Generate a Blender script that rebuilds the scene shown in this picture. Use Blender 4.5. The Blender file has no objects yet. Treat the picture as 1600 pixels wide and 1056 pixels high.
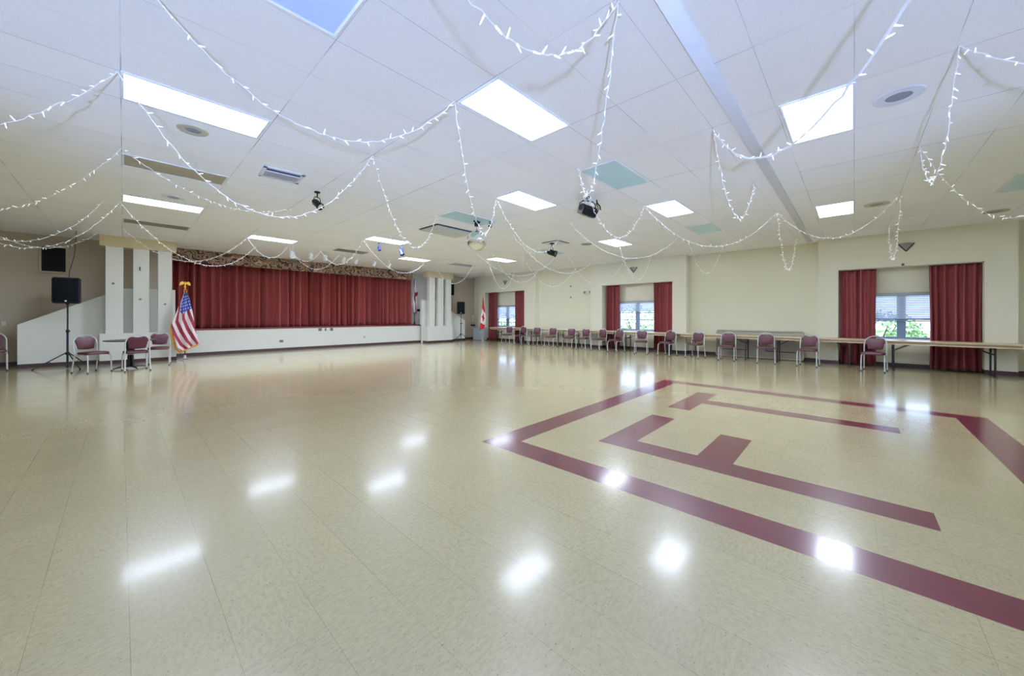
import bpy, bmesh, math, random
from mathutils import Vector, Matrix
PI = math.pi
R = math.radians
scene = bpy.context.scene
COL = scene.collection
random.seed(7)

# ------------------------------------------------------------------ basics
def srgb(r, g, b):
    def f(c):
        c /= 255.0
        return c / 12.92 if c <= 0.04045 else ((c + 0.055) / 1.055) ** 2.4
    return (f(r), f(g), f(b), 1.0)

def tag(o, label=None, cat=None, group=None, kind=None):
    if label: o['label'] = label
    if cat: o['category'] = cat
    if group: o['group'] = group
    if kind: o['kind'] = kind
    return o

def empty(name, loc=(0, 0, 0), rz=0.0, label=None, cat=None, group=None, kind=None):
    o = bpy.data.objects.new(name, None)
    COL.objects.link(o)
    o.location = loc
    o.rotation_euler = (0, 0, rz)
    o.empty_display_size = 0.1
    return tag(o, label, cat, group, kind)

def copy_tree(o, parent=None):
    c = o.copy()
    COL.objects.link(c)
    c.parent = parent
    for ch in list(o.children):
        copy_tree(ch, c)
    return c

# ------------------------------------------------------------------ materials
def new_mat(name):
    m = bpy.data.materials.new(name)
    m.use_nodes = True
    nt = m.node_tree
    b = nt.nodes['Principled BSDF']
    return m, nt, b

def mat(name, col, rough=0.6, metal=0.0, noise=0.06, nscale=8.0, bump=0.0, bscale=60.0, spec=0.5, coat=0.0):
    m, nt, b = new_mat(name)
    N = nt.nodes; L = nt.links
    tc = N.new('ShaderNodeTexCoord')
    n = N.new('ShaderNodeTexNoise'); n.inputs['Scale'].default_value = nscale; n.inputs['Detail'].default_value = 3
    L.new(tc.outputs['Object'], n.inputs['Vector'])
    mr = N.new('ShaderNodeMapRange')
    mr.inputs['From Min'].default_value = 0.3; mr.inputs['From Max'].default_value = 0.7
    mr.inputs['To Min'].default_value = 1 - noise; mr.inputs['To Max'].default_value = 1 + noise
    L.new(n.outputs['Fac'], mr.inputs['Value'])
    vm = N.new('ShaderNodeVectorMath'); vm.operation = 'SCALE'
    vm.inputs[0].default_value = col[:3]
    L.new(mr.outputs['Result'], vm.inputs['Scale'])
    L.new(vm.outputs['Vector'], b.inputs['Base Color'])
    b.inputs['Roughness'].default_value = rough
    b.inputs['Metallic'].default_value = metal
    b.inputs['Specular IOR Level'].default_value = spec
    b.inputs['Coat Weight'].default_value = coat
    if bump > 0:
        n2 = N.new('ShaderNodeTexNoise'); n2.inputs['Scale'].default_value = bscale; n2.inputs['Detail'].default_value = 2
        L.new(tc.outputs['Object'], n2.inputs['Vector'])
        bp = N.new('ShaderNodeBump'); bp.inputs['Strength'].default_value = bump; bp.inputs['Distance'].default_value = 0.01
        L.new(n2.outputs['Fac'], bp.inputs['Height']); L.new(bp.outputs['Normal'], b.inputs['Normal'])
    return m

def emit_mat(name, col, strength, rough=0.3):
    m, nt, b = new_mat(name)
    b.inputs['Base Color'].default_value = (0.8, 0.8, 0.8, 1)
    b.inputs['Roughness'].default_value = rough
    b.inputs['Emission Color'].default_value = col
    b.inputs['Emission Strength'].default_value = strength
    return m

def math_node(nt, op, a, b=None, c=None):
    n = nt.nodes.new('ShaderNodeMath'); n.operation = op
    for i, v in enumerate((a, b, c)):
        if v is None: continue
        if isinstance(v, (int, float)): n.inputs[i].default_value = v
        else: nt.links.new(v, n.inputs[i])
    return n.outputs[0]

def grid_nodes(nt, ox, oy, sx, sy, rot=0.0):
    """world position -> (cell id vector, distance to x seam in m, distance to y seam in m)"""
    N = nt.nodes; L = nt.links
    tc = N.new('ShaderNodeTexCoord')
    mp = N.new('ShaderNodeMapping'); mp.vector_type = 'TEXTURE'
    mp.inputs['Location'].default_value = (ox, oy, 0)
    mp.inputs['Rotation'].default_value = (0, 0, rot)
    L.new(tc.outputs['Object'], mp.inputs['Vector'])
    sp = N.new('ShaderNodeSeparateXYZ'); L.new(mp.outputs['Vector'], sp.inputs[0])
    gx = math_node(nt, 'DIVIDE', sp.outputs['X'], sx); gy = math_node(nt, 'DIVIDE', sp.outputs['Y'], sy)
    fx = math_node(nt, 'FLOOR', gx); fy = math_node(nt, 'FLOOR', gy)
    cb = N.new('ShaderNodeCombineXYZ'); L.new(fx, cb.inputs[0]); L.new(fy, cb.inputs[1])
    def dist(g, s):
        fr = math_node(nt, 'FRACT', g)
        a = math_node(nt, 'SUBTRACT', 1.0, fr)
        return math_node(nt, 'MULTIPLY', math_node(nt, 'MINIMUM', fr, a), s)
    return cb.outputs[0], dist(gx, sx), dist(gy, sy), sp, tc

FLO = (2.704, 2.988); FSX, FSY, FROT = 0.2983, 0.3095, 0.00295

def floor_mat(name, base, fleck_dark, fleck_light, seam_dark=0.5, rough=0.13, fleck=1.0):
    m, nt, b = new_mat(name)
    N = nt.nodes; L = nt.links
    cell, dx, dy, sp, tc = grid_nodes(nt, FLO[0], FLO[1], FSX, FSY, FROT)
    wn = N.new('ShaderNodeTexWhiteNoise'); wn.noise_dimensions = '2D'; L.new(cell, wn.inputs['Vector'])
    # flecks streak along one or the other tile direction
    par = math_node(nt, 'GREATER_THAN', wn.outputs['Value'], 0.5)
    mp1 = N.new('ShaderNodeMapping'); mp1.inputs['Scale'].default_value = (1.0, 2.4, 1)
    mp2 = N.new('ShaderNodeMapping'); mp2.inputs['Scale'].default_value = (2.4, 1.0, 1)
    L.new(tc.outputs['Object'], mp1.inputs['Vector']); L.new(tc.outputs['Object'], mp2.inputs['Vector'])
    mv = N.new('ShaderNodeMix'); mv.data_type = 'VECTOR'
    L.new(par, mv.inputs['Factor']); L.new(mp1.outputs[0], mv.inputs['A']); L.new(mp2.outputs[0], mv.inputs['B'])
    n1 = N.new('ShaderNodeTexNoise'); n1.inputs['Scale'].default_value = 58; n1.inputs['Detail'].default_value = 2.0
    L.new(mv.outputs['Result'], n1.inputs['Vector'])
    n2 = N.new('ShaderNodeTexNoise'); n2.inputs['Scale'].default_value = 90; n2.inputs['Detail'].default_value = 1.5
    L.new(mv.outputs['Result'], n2.inputs['Vector'])
    n3 = N.new('ShaderNodeTexNoise'); n3.inputs['Scale'].default_value = 24; n3.inputs['Detail'].default_value = 5
    L.new(mv.outputs['Result'], n3.inputs['Vector'])
    def ramp(fac, a, bb):
        r = N.new('ShaderNodeMapRange'); r.inputs['From Min'].default_value = a; r.inputs['From Max'].default_value = bb
        L.new(fac, r.inputs['Value']); return r.outputs['Result']
    def mix(fac, A, B):
        x = N.new('ShaderNodeMix'); x.data_type = 'RGBA'
        if isinstance(fac, (int, float)): x.inputs['Factor'].default_value = fac
        else: L.new(fac, x.inputs['Factor'])
        for s, v in (('A', A), ('B', B)):
            if isinstance(v, tuple): x.inputs[6 if s == 'A' else 7].default_value = v
            else: L.new(v, x.inputs[6 if s == 'A' else 7])
        return x.outputs[2]
    c = mix(math_node(nt, 'MULTIPLY', ramp(n3.outputs['Fac'], 0.4, 0.62), 0.35 * fleck), base, fleck_light)
    c = mix(math_node(nt, 'MULTIPLY', ramp(n1.outputs['Fac'], 0.66, 0.70), 0.55 * fleck), c, fleck_dark)
    c = mix(math_node(nt, 'MULTIPLY', ramp(n2.outputs['Fac'], 0.70, 0.73), 0.7 * fleck), c, fleck_dark)
    # per tile tone
    vm = N.new('ShaderNodeVectorMath'); vm.operation = 'SCALE'
    L.new(c, vm.inputs[0]); L.new(math_node(nt, 'MULTIPLY_ADD', wn.outputs['Value'], 0.05, 0.975), vm.inputs['Scale'])
    # seams: the ones running away along the hall are a little wider every second tile
    par2 = math_node(nt, 'LESS_THAN', dx, 0.0012)
    par3 = math_node(nt, 'LESS_THAN', dy, 0.0008)
    nz = N.new('ShaderNodeTexNoise'); nz.inputs['Scale'].default_value = 1.1; L.new(tc.outputs['Object'], nz.inputs['Vector'])
    s1 = math_node(nt, 'MULTIPLY', par2, ramp(nz.outputs['Fac'], 0.25, 0.6))
    s2 = math_node(nt, 'MULTIPLY', par3, ramp(nz.outputs['Fac'], 0.45, 0.7))
    s = math_node(nt, 'MAXIMUM', s1, s2)
    vm2 = N.new('ShaderNodeVectorMath'); vm2.operation = 'SCALE'
    L.new(vm.outputs[0], vm2.inputs[0]); L.new(math_node(nt, 'MULTIPLY_ADD', s, -seam_dark, 1.0), vm2.inputs['Scale'])
    L.new(vm2.outputs[0], b.inputs['Base Color'])
    # waxed surface
    nr = N.new('ShaderNodeTexNoise'); nr.inputs['Scale'].default_value = 2.2; nr.inputs['Detail'].default_value = 4
    L.new(tc.outputs['Object'], nr.inputs['Vector'])
    L.new(math_node(nt, 'MULTIPLY_ADD', nr.outputs['Fac'], 0.10, rough + 0.04), b.inputs['Roughness'])
    b.inputs['Specular IOR Level'].default_value = 0.55
    b.inputs['Coat Weight'].default_value = 0.4
    b.inputs['Coat Roughness'].default_value = 0.10
    nb = N.new('ShaderNodeTexNoise'); nb.inputs['Scale'].default_value = 5.0; nb.inputs['Detail'].default_value = 5
    L.new(tc.outputs['Object'], nb.inputs['Vector'])
    nb2 = N.new('ShaderNodeTexNoise'); nb2.inputs['Scale'].default_value = 140.0
    L.new(tc.outputs['Object'], nb2.inputs['Vector'])
    hh = math_node(nt, 'MULTIPLY_ADD', nb2.outputs['Fac'], 0.05, nb.outputs['Fac'])
    bp = N.new('ShaderNodeBump'); bp.inputs['Strength'].default_value = 0.10; bp.inputs['Distance'].default_value = 0.004
    L.new(hh, bp.inputs['Height']); L.new(bp.outputs['Normal'], b.inputs['Normal']); 
    return m

def ceiling_mat():
    m, nt, b = new_mat('acoustic_tile')
    N = nt.nodes; L = nt.links
    cell, dx, dy, sp, tc = grid_nodes(nt, -0.02, 0.0, 1.203, 0.6165)
    wn = N.new('ShaderNodeTexWhiteNoise'); wn.noise_dimensions = '2D'; L.new(cell, wn.inputs['Vector'])
    pits = N.new('ShaderNodeTexNoise'); pits.inputs['Scale'].default_value = 85; pits.inputs['Detail'].default_value = 3
    L.new(tc.outputs['Object'], pits.inputs['Vector'])
    r = N.new('ShaderNodeMapRange'); r.inputs['From Min'].default_value = 0.62; r.inputs['From Max'].default_value = 0.72
    L.new(pits.outputs['Fac'], r.inputs['Value'])
    nz = N.new('ShaderNodeTexNoise'); nz.inputs['Scale'].default_value = 0.9; nz.inputs['Detail'].default_value = 2
    L.new(tc.outputs['Object'], nz.inputs['Vector'])
    r2 = N.new('ShaderNodeMapRange'); r2.inputs['From Min'].default_value = 0.42; r2.inputs['From Max'].default_value = 0.62
    L.new(nz.outputs['Fac'], r2.inputs['Value'])
    seamx = math_node(nt, 'LESS_THAN', dx, 0.004)
    seamy = math_node(nt, 'LESS_THAN', dy, 0.003)
    seam = math_node(nt, 'MAXIMUM', seamx, math_node(nt, 'MULTIPLY', seamy, 0.8))
    seam = math_node(nt, 'MULTIPLY', seam, math_node(nt, 'MULTIPLY_ADD', r2.outputs['Result'], 0.6, 0.12))
    k = math_node(nt, 'MULTIPLY_ADD', wn.outputs['Value'], 0.035, 0.98)
    k = math_node(nt, 'MULTIPLY', k, math_node(nt, 'MULTIPLY_ADD', seam, -0.85, 1.0))
    k = math_node(nt, 'MULTIPLY', k, math_node(nt, 'MULTIPLY_ADD', r.outputs['Result'], -0.14, 1.0))
    vm = N.new('ShaderNodeVectorMath'); vm.operation = 'SCALE'
    vm.inputs[0].default_value = (0.92, 0.925, 0.935)
    L.new(k, vm.inputs['Scale']); L.new(vm.outputs[0], b.inputs['Base Color'])
    b.inputs['Roughness'].default_value = 0.85
    b.inputs['Specular IOR Level'].default_value = 0.2
    # sagging tile: edges catch the light
    bow = math_node(nt, 'MINIMUM', dy, 0.05)
    hh = math_node(nt, 'MULTIPLY_ADD', bow, 0.12, math_node(nt, 'MULTIPLY', pits.outputs['Fac'], 0.0012))
    bp = N.new('ShaderNodeBump'); bp.inputs['Strength'].default_value = 0.3; bp.inputs['Distance'].default_value = 0.3
    L.new(hh, bp.inputs['Height']); L.new(bp.outputs['Normal'], b.inputs['Normal'])
    return m

def valance_mat():
    m, nt, b = new_mat('scroll_brocade')
    N = nt.nodes; L = nt.links
    tc = N.new('ShaderNodeTexCoord')
    mp = N.new('ShaderNodeMapping'); mp.inputs['Scale'].default_value = (1, 0.0, 1.4)
    L.new(tc.outputs['Object'], mp.inputs['Vector'])
    n = N.new('ShaderNodeTexNoise'); n.inputs['Scale'].default_value = 3.4; n.inputs['Detail'].default_value = 1
    L.new(mp.outputs[0], n.inputs['Vector'])
    mx = N.new('ShaderNodeMix'); mx.data_type = 'RGBA'; mx.blend_type = 'LINEAR_LIGHT'; mx.inputs['Factor'].default_value = 0.5
    L.new(mp.outputs[0], mx.inputs[6]); L.new(n.outputs['Color'], mx.inputs[7])
    w = N.new('ShaderNodeTexWave'); w.wave_type = 'RINGS'; w.rings_direction = 'SPHERICAL'
    w.inputs['Scale'].default_value = 1.5; w.inputs['Distortion'].default_value = 7; w.inputs['Detail'].default_value = 0.6; w.inputs['Detail Scale'].default_value = 1.6
    L.new(mx.outputs[2], w.inputs['Vector'])
    cr = N.new('ShaderNodeValToRGB'); L.new(w.outputs['Fac'], cr.inputs['Fac'])
    e = cr.color_ramp.elements
    e[0].position = 0.3; e[0].color = srgb(70, 54, 46)
    e[1].position = 0.62; e[1].color = srgb(196, 172, 142)
    x = cr.color_ramp.elements.new(0.45); x.color = srgb(125, 92, 72)
    x = cr.color_ramp.elements.new(0.9); x.color = srgb(138, 108, 90)
    L.new(cr.outputs['Color'], b.inputs['Base Color'])
    b.inputs['Roughness'].default_value = 0.8
    return m

def curtain_mat(name, col):
    m, nt, b = new_mat(name)
    N = nt.nodes; L = nt.links
    tc = N.new('ShaderNodeTexCoord')
    mp = N.new('ShaderNodeMapping'); mp.inputs['Scale'].default_value = (40, 40, 1.5)
    L.new(tc.outputs['Object'], mp.inputs['Vector'])
    n = N.new('ShaderNodeTexNoise'); n.inputs['Scale'].default_value = 3; n.inputs['Detail'].default_value = 3
    L.new(mp.outputs[0], n.inputs['Vector'])
    mr = N.new('ShaderNodeMapRange'); mr.inputs['To Min'].default_value = 0.82; mr.inputs['To Max'].default_value = 1.18
    L.new(n.outputs['Fac'], mr.inputs['Value'])
    vm = N.new('ShaderNodeVectorMath'); vm.operation = 'SCALE'; vm.inputs[0].default_value = col[:3]
    L.new(mr.outputs['Result'], vm.inputs['Scale']); L.new(vm.outputs[0], b.inputs['Base Color'])
    b.inputs['Roughness'].default_value = 0.75
    b.inputs['Sheen Weight'].default_value = 0.2
    b.inputs['Sheen Roughness'].default_value = 0.5
    b.inputs['Sheen Tint'].default_value = srgb(220, 130, 130)
    return m

def glass_mat():
    m, nt, b = new_mat('window_glass')
    N = nt.nodes; L = nt.links
    out = N['Material Output']
    tr = N.new('ShaderNodeBsdfTransparent'); gl = N.new('ShaderNodeBsdfGlossy'); gl.inputs['Roughness'].default_value = 0.02
    lw = N.new('ShaderNodeLayerWeight'); lw.inputs['Blend'].default_value = 0.5
    fac = math_node(nt, 'MULTIPLY_ADD', math_node(nt, 'POWER', lw.outputs['Facing'], 5.0), 0.8, 0.04)
    tr.inputs['Color'].default_value = (0.93, 0.96, 0.97, 1)
    ms = N.new('ShaderNodeMixShader')
    L.new(fac, ms.inputs[0]); L.new(tr.outputs[0], ms.inputs[1]); L.new(gl.outputs[0], ms.inputs[2])
    L.new(ms.outputs[0], out.inputs['Surface'])
    return m

def leaf_mat():
    m, nt, b = new_mat('leaf_green')
    N = nt.nodes; L = nt.links
    g = N.new('ShaderNodeTexCoord')
    n = N.new('ShaderNodeTexNoise'); n.inputs['Scale'].default_value = 2.5; n.inputs['Detail'].default_value = 3
    L.new(g.outputs['Object'], n.inputs['Vector'])
    cr = N.new('ShaderNodeValToRGB'); L.new(n.outputs['Fac'], cr.inputs['Fac'])
    cr.color_ramp.elements[0].position = 0.35; cr.color_ramp.elements[0].color = srgb(78, 120, 62)
    cr.color_ramp.elements[1].position = 0.68; cr.color_ramp.elements[1].color = srgb(178, 205, 140)
    L.new(cr.outputs['Color'], b.inputs['Base Color'])
    b.inputs['Roughness'].default_value = 0.6
    return m

M = {}
M['floor'] = floor_mat('cream_vinyl_tile', srgb(154, 142, 107), srgb(62, 54, 42), srgb(128, 117, 86))
M['floor_red'] = floor_mat('plum_vinyl_tile', srgb(84, 16, 38), srgb(64, 12, 28), srgb(104, 30, 54), seam_dark=0.3, fleck=0.35)
M['ceiling'] = ceiling_mat()
M['wall_cream'] = mat('cream_wall_paint', srgb(222, 218, 198), 0.75, noise=0.015, nscale=1.2, bump=0.05, bscale=120, spec=0.25)
M['wall_deep'] = mat('deeper_cream_wall_paint', srgb(220, 216, 192), 0.75, noise=0.015, nscale=1.2, bump=0.05, bscale=120, spec=0.25)
M['wall_taupe'] = mat('taupe_wall_paint', srgb(182, 170, 152), 0.8, noise=0.03, nscale=1.0, bump=0.05, bscale=120, spec=0.25)
M['white_paint'] = mat('off_white_paint', srgb(230, 230, 222), 0.7, noise=0.012, nscale=1.5, bump=0.04, bscale=100, spec=0.25)
M['header'] = mat('header_cream_paint', srgb(214, 198, 166), 0.7, noise=0.03, nscale=2.5, bump=0.04, bscale=100, spec=0.25)
M['base'] = mat('dark_maroon_vinyl_base', srgb(58, 34, 38), 0.4, noise=0.08)
M['carpet'] = mat('maroon_stage_carpet', srgb(120, 62, 66), 0.9, noise=0.1, nscale=30)
M['curtain'] = curtain_mat('burgundy_stage_velour', srgb(158, 74, 70))
M['curtain_w'] = curtain_mat('burgundy_window_drape', srgb(130, 56, 56))
M['valance'] = valance_mat()
M['chrome'] = mat('satin_chrome_tube', srgb(212, 214, 218), 0.24, metal=0.9, noise=0.03)
M['silver'] = mat('silver_painted_tube', srgb(205, 206, 208), 0.32, metal=0.35, noise=0.03)
M['vinyl'] = mat('burgundy_vinyl', srgb(72, 22, 34), 0.5, noise=0.08, nscale=12, bump=0.05, bscale=200)
M['black'] = mat('black_plastic', srgb(17, 18, 21), 0.5, noise=0.06, spec=0.3)
M['blackmetal'] = mat('black_powder_coat', srgb(22, 22, 24), 0.4, noise=0.05)
M['rubber'] = mat('dark_rubber', srgb(30, 30, 32), 0.7)
M['grille'] = mat('speaker_grille_mesh', srgb(12, 17, 22), 0.75, noise=0.25, nscale=300, spec=0.15)
M['laminate'] = mat('tan_laminate', srgb(198, 180, 146), 0.35, noise=0.05, nscale=10)
M['shaded_apron'] = mat('table_apron_shade_brown', srgb(138, 118, 90), 0.5, noise=0.06)
M['edge'] = mat('pale_table_rail', srgb(224, 208, 176), 0.35, noise=0.04)
M['tanmetal'] = mat('tan_leg_paint', srgb(176, 150, 120), 0.4, noise=0.04)
M['ribbed'] = mat('ribbed_grey_board', srgb(158, 148, 134), 0.6, noise=0.06)
M['tabledark'] = mat('dark_walnut_laminate', srgb(52, 46, 42), 0.4, noise=0.12, nscale=14)
M['lamp'] = emit_mat('fluorescent_lens', (0.80, 0.92, 1.14, 1), 17.0)
M['lamp_far'] = emit_mat('bright_fluorescent_lens', (0.80, 0.92, 1.14, 1), 80.0)
M['frame_white'] = mat('white_fixture_frame', srgb(222, 226, 230), 0.5, noise=0.01)
M['lens_teal'] = mat('unlit_prismatic_lens', srgb(186, 218, 222), 0.3, noise=0.05, nscale=3)
M['lens_grey'] = mat('unlit_grey_lens', srgb(168, 184, 206), 0.3, noise=0.04, nscale=2)
M['lens_beige'] = mat('unlit_beige_lens', srgb(160, 152, 126), 0.45, noise=0.05, nscale=4)
M['lens_dark'] = mat('unlit_brown_lens', srgb(122, 114, 100), 0.5, noise=0.1, nscale=4)
M['vent_white'] = mat('white_vent_metal', srgb(214, 218, 224), 0.4, noise=0.02)
M['vent_dark'] = mat('dark_duct', srgb(40, 56, 84), 0.6, noise=0.1)
M['beige_grille'] = mat('beige_speaker_grille', srgb(184, 180, 158), 0.6, noise=0.04)
M['grey_grille'] = mat('grey_speaker_cone', srgb(132, 140, 154), 0.6, noise=0.06, nscale=60)
M['string_white'] = mat('white_light_wire', srgb(236, 238, 240), 0.4, noise=0.02)
M['bulb'] = mat('frosted_mini_bulb', srgb(248, 250, 252), 0.2, noise=0.01)
M['bulb'].node_tree.nodes['Principled BSDF'].inputs['Emission Color'].default_value = (0.93, 0.96, 1.0, 1)
M['bulb'].node_tree.nodes['Principled BSDF'].inputs['Emission Strength'].default_value = 0.45  # faint glow added so the bulbs show whiter against the ceiling
M['bulb'].cycles.emission_sampling = 'NONE'
M['mirror'] = mat('mirror_facet', (0.92, 0.95, 0.97, 1), 0.05, metal=1.0, noise=0.02)
M['gold'] = mat('gold_finish', srgb(222, 170, 74), 0.35, metal=0.75, noise=0.06)
M['fringe'] = mat('gold_fringe', srgb(206, 140, 44), 0.7, noise=0.2, nscale=90)
M['flag_white'] = mat('flag_white_cloth', srgb(238, 226, 230), 0.75, noise=0.03)
M['flag_red'] = mat('flag_red_cloth', srgb(128, 26, 42), 0.75, noise=0.06)
M['flag_bright'] = mat('flag_bright_red_cloth', srgb(196, 30, 44), 0.75, noise=0.06)
M['flag_blue'] = mat('flag_blue_cloth', srgb(38, 62, 138), 0.75, noise=0.06)
M['blue_plastic'] = mat('blue_plastic', srgb(44, 50, 110), 0.3, noise=0.1)
M['sconce'] = mat('grey_sconce_metal', srgb(150, 152, 150), 0.4, metal=0.4, noise=0.05)
M['plate'] = mat('grey_outlet_plate', srgb(112, 118, 116), 0.45, noise=0.05)
M['plate_white'] = mat('white_outlet_plate', srgb(200, 202, 196), 0.4, noise=0.03)
M['blind'] = mat('pale_blind_slat', srgb(226, 230, 240), 0.4, noise=0.02)
def blind_mat():
    m, nt, b = new_mat('pale_blind_slat')
    N = nt.nodes; L = nt.links
    b.inputs['Base Color'].default_value = srgb(226, 230, 240); b.inputs['Roughness'].default_value = 0.4
    tl_ = N.new('ShaderNodeBsdfTranslucent'); tl_.inputs['Color'].default_value = srgb(210, 216, 240)
    ms = N.new('ShaderNodeMixShader'); ms.inputs[0].default_value = 0.35
    L.new(b.outputs[0], ms.inputs[1]); L.new(tl_.outputs[0], ms.inputs[2]); L.new(ms.outputs[0], N['Material Output'].inputs['Surface'])
    return m
M['blind'] = blind_mat()
M['alu'] = mat('grey_window_aluminium', srgb(120, 134, 160), 0.4, metal=0.3, noise=0.03)
M['glass'] = glass_mat()
M['darkglass'] = mat('dark_booth_glass', srgb(10, 13, 17), 0.6, noise=0.0, spec=0.2)
M['box_grey'] = mat('grey_blue_cabinet_paint', srgb(150, 158, 162), 0.5, noise=0.04)
M['leaf'] = leaf_mat()
M['bark'] = mat('brown_bark', srgb(100, 84, 66), 0.8, noise=0.2, nscale=10)
M['lawn'] = mat('pale_lawn', srgb(150, 170, 120), 0.9, noise=0.2, nscale=3)  # pale green with random mottling
M['concrete'] = mat('pale_concrete', srgb(206, 204, 198), 0.9, noise=0.06, nscale=3)

# ------------------------------------------------------------------ mesh helpers
def link_mesh(name, bm, mats, parent=None, loc=(0, 0, 0), rot=(0, 0, 0), smooth=True, angle=35):
    me = bpy.data.meshes.new(name)
    bm.normal_update()
    bm.to_mesh(me); bm.free()
    if not isinstance(mats, (list, tuple)): mats = [mats]
    for m in mats: me.materials.append(m)
    if smooth:
        for p in me.polygons: p.use_smooth = True
        try: me.set_sharp_from_angle(angle=R(angle))
        except Exception: pass
    o = bpy.data.objects.new(name, me)
    COL.objects.link(o)
    o.location = loc; o.rotation_euler = rot
    if parent is not None: o.parent = parent
    return o

def box(bm, x0, x1, y0, y1, z0, z1, bev=0.0, seg=2, mi=0):
    t = bmesh.new()
    vs = [t.verts.new((x, y, z)) for z in (z0, z1) for y in (y0, y1) for x in (x0, x1)]
    for f in ((0, 2, 3, 1), (4, 5, 7, 6), (0, 1, 5, 4), (2, 6, 7, 3), (0, 4, 6, 2), (1, 3, 7, 5)):
        t.faces.new([vs[i] for i in f])
    if bev > 0:
        bmesh.ops.bevel(t, geom=list(t.edges), offset=bev, segments=seg, profile=0.6, affect='EDGES')
    merge(bm, t, mi)

def merge(bm, t, mi=None, mtx=None):
    if mtx is not None: bmesh.ops.transform(t, matrix=mtx, verts=t.verts)
    mp = {}
    for v in t.verts: mp[v] = bm.verts.new(v.co)
    for f in t.faces:
        try:
            nf = bm.faces.new([mp[v] for v in f.verts]); nf.material_index = f.material_index if mi is None else mi
        except ValueError: pass
    t.free()

def tube(bm, pts, r, n=8, mi=0, closed=False, caps=True):
    pts = [Vector(p) for p in pts]
    rr = r if isinstance(r, (list, tuple)) else [r] * len(pts)
    up = None; rings = []
    m = len(pts)
    for i, p in enumerate(pts):
        if closed: d = pts[(i + 1) % m] - pts[i - 1]
        else: d = pts[min(i + 1, m - 1)] - pts[max(i - 1, 0)]
        if d.length < 1e-9: d = Vector((0, 0, 1))
        d.normalize()
        if up is None:
            up = Vector((0, 0, 1)) if abs(d.z) < 0.9 else Vector((1, 0, 0))
        a = d.cross(up)
        if a.length < 1e-6: a = d.cross(Vector((0, 1, 0)))
        a.normalize(); b = a.cross(d).normalized(); up = b
        rings.append([bm.verts.new(p + rr[i] * (math.cos(2 * PI * k / n) * a + math.sin(2 * PI * k / n) * b)) for k in range(n)])
    rng = range(m) if closed else range(m - 1)
    for i in rng:
        A, B = rings[i], rings[(i + 1) % m]
        for k in range(n):
            f = bm.faces.new((A[k], A[(k + 1) % n], B[(k + 1) % n], B[k])); f.material_index = mi
    if caps and not closed:
        f = bm.faces.new(rings[0][::-1]); f.material_index = mi
        f = bm.faces.new(rings[-1]); f.material_index = mi

def lathe(bm, prof, n=24, mi=0, c=(0, 0, 0)):
    rings = []
    for r, z in prof:
        if r < 1e-5: rings.append([bm.verts.new((c[0], c[1], c[2] + z))])
        else: rings.append([bm.verts.new((c[0] + r * math.cos(2 * PI * k / n), c[1] + r * math.sin(2 * PI * k / n), c[2] + z)) for k in range(n)])
    for A, B in zip(rings, rings[1:]):
        for k in range(n):
            k2 = (k + 1) % n
            if len(A) == 1 and len(B) == 1: continue
            if len(A) == 1: vs = (A[0], B[k2], B[k])
            elif len(B) == 1: vs = (A[k], A[k2], B[0])
            else: vs = (A[k], A[k2], B[k2], B[k])
            f = bm.faces.new(vs); f.material_index = mi

def prism(bm, poly, ax, a0, a1, mi=0):
    """extrude a 2D polygon. ax='x': poly=(y,z); 'y': poly=(x,z); 'z': poly=(x,y)"""
    def P(u, v, w):
        return {'x': (w, u, v), 'y': (u, w, v), 'z': (u, v, w)}[ax]
    A = [bm.verts.new(P(u, v, a0)) for u, v in poly]; B = [bm.verts.new(P(u, v, a1)) for u, v in poly]
    n = len(poly); fs = [bm.faces.new(A), bm.faces.new(B[::-1])]
    for i in range(n): fs.append(bm.faces.new((A[i], B[i], B[(i + 1) % n], A[(i + 1) % n])))
    for f in fs: f.material_index = mi
    bmesh.ops.recalc_face_normals(bm, faces=fs)

def struct(name, bm, m, label=None, parent=None, smooth=False):
    o = link_mesh(name, bm, m, parent, smooth=smooth)
    if parent is None: tag(o, label, None, None, 'structure'); 
    if parent is None and label: o['category'] = name.split('_')[0]
    return o

def arc(c, r, a0, a1, n, plane='xz', y=0.0):
    out = []
    for i in range(n + 1):
        a = a0 + (a1 - a0) * i / n
        u, v = c[0] + r * math.cos(a), c[1] + r * math.sin(a)
        out.append({'xz': (u, y, v), 'yz': (y, u, v), 'xy': (u, v, y)}[plane])
    return out

# ------------------------------------------------------------------ room dimensions
HC = 3.63
XP, XR, XB = 14.12, 14.42, 14.55     # window wall: projecting face, recessed face, alcove back
YS, YB = 16.45, 16.62                # stage front, back wall face
XL, YF = -5.5, -6.5

# floor: one sheet of vinyl tile, the border and letters laid in a second colour in the same plane
bm = bmesh.new()
gxs = sorted(set([-28, 0, 1, 3, 4, 7, 8, 10, 12, 13, 15, 17, 18, 42]))
gys = sorted(set([-32, -14, -13, -11, -7, -6, -4, -3, -1, 0, 44.3]))
cs_, sn_ = math.cos(FROT), math.sin(FROT)
def fl(gx, gy):
    X, Y = gx * FSX, gy * FSY
    return (FLO[0] + X * cs_ - Y * sn_, FLO[1] + X * sn_ + Y * cs_, 0.0)
RED = [(0, 18, -1, 0), (0, 18, -14, -13), (0, 1, -14, 0), (17, 18, -14, 0),           # border
       (3, 8, -4, -3), (3, 4, -11, -3), (4, 7, -7, -6),                                # letter with arms
       (10, 15, -4, -3), (12, 13, -11, -3)]                                            # letter T
V_ = {(a, b_): bm.verts.new(fl(a, b_)) for a in gxs for b_ in gys}
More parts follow.
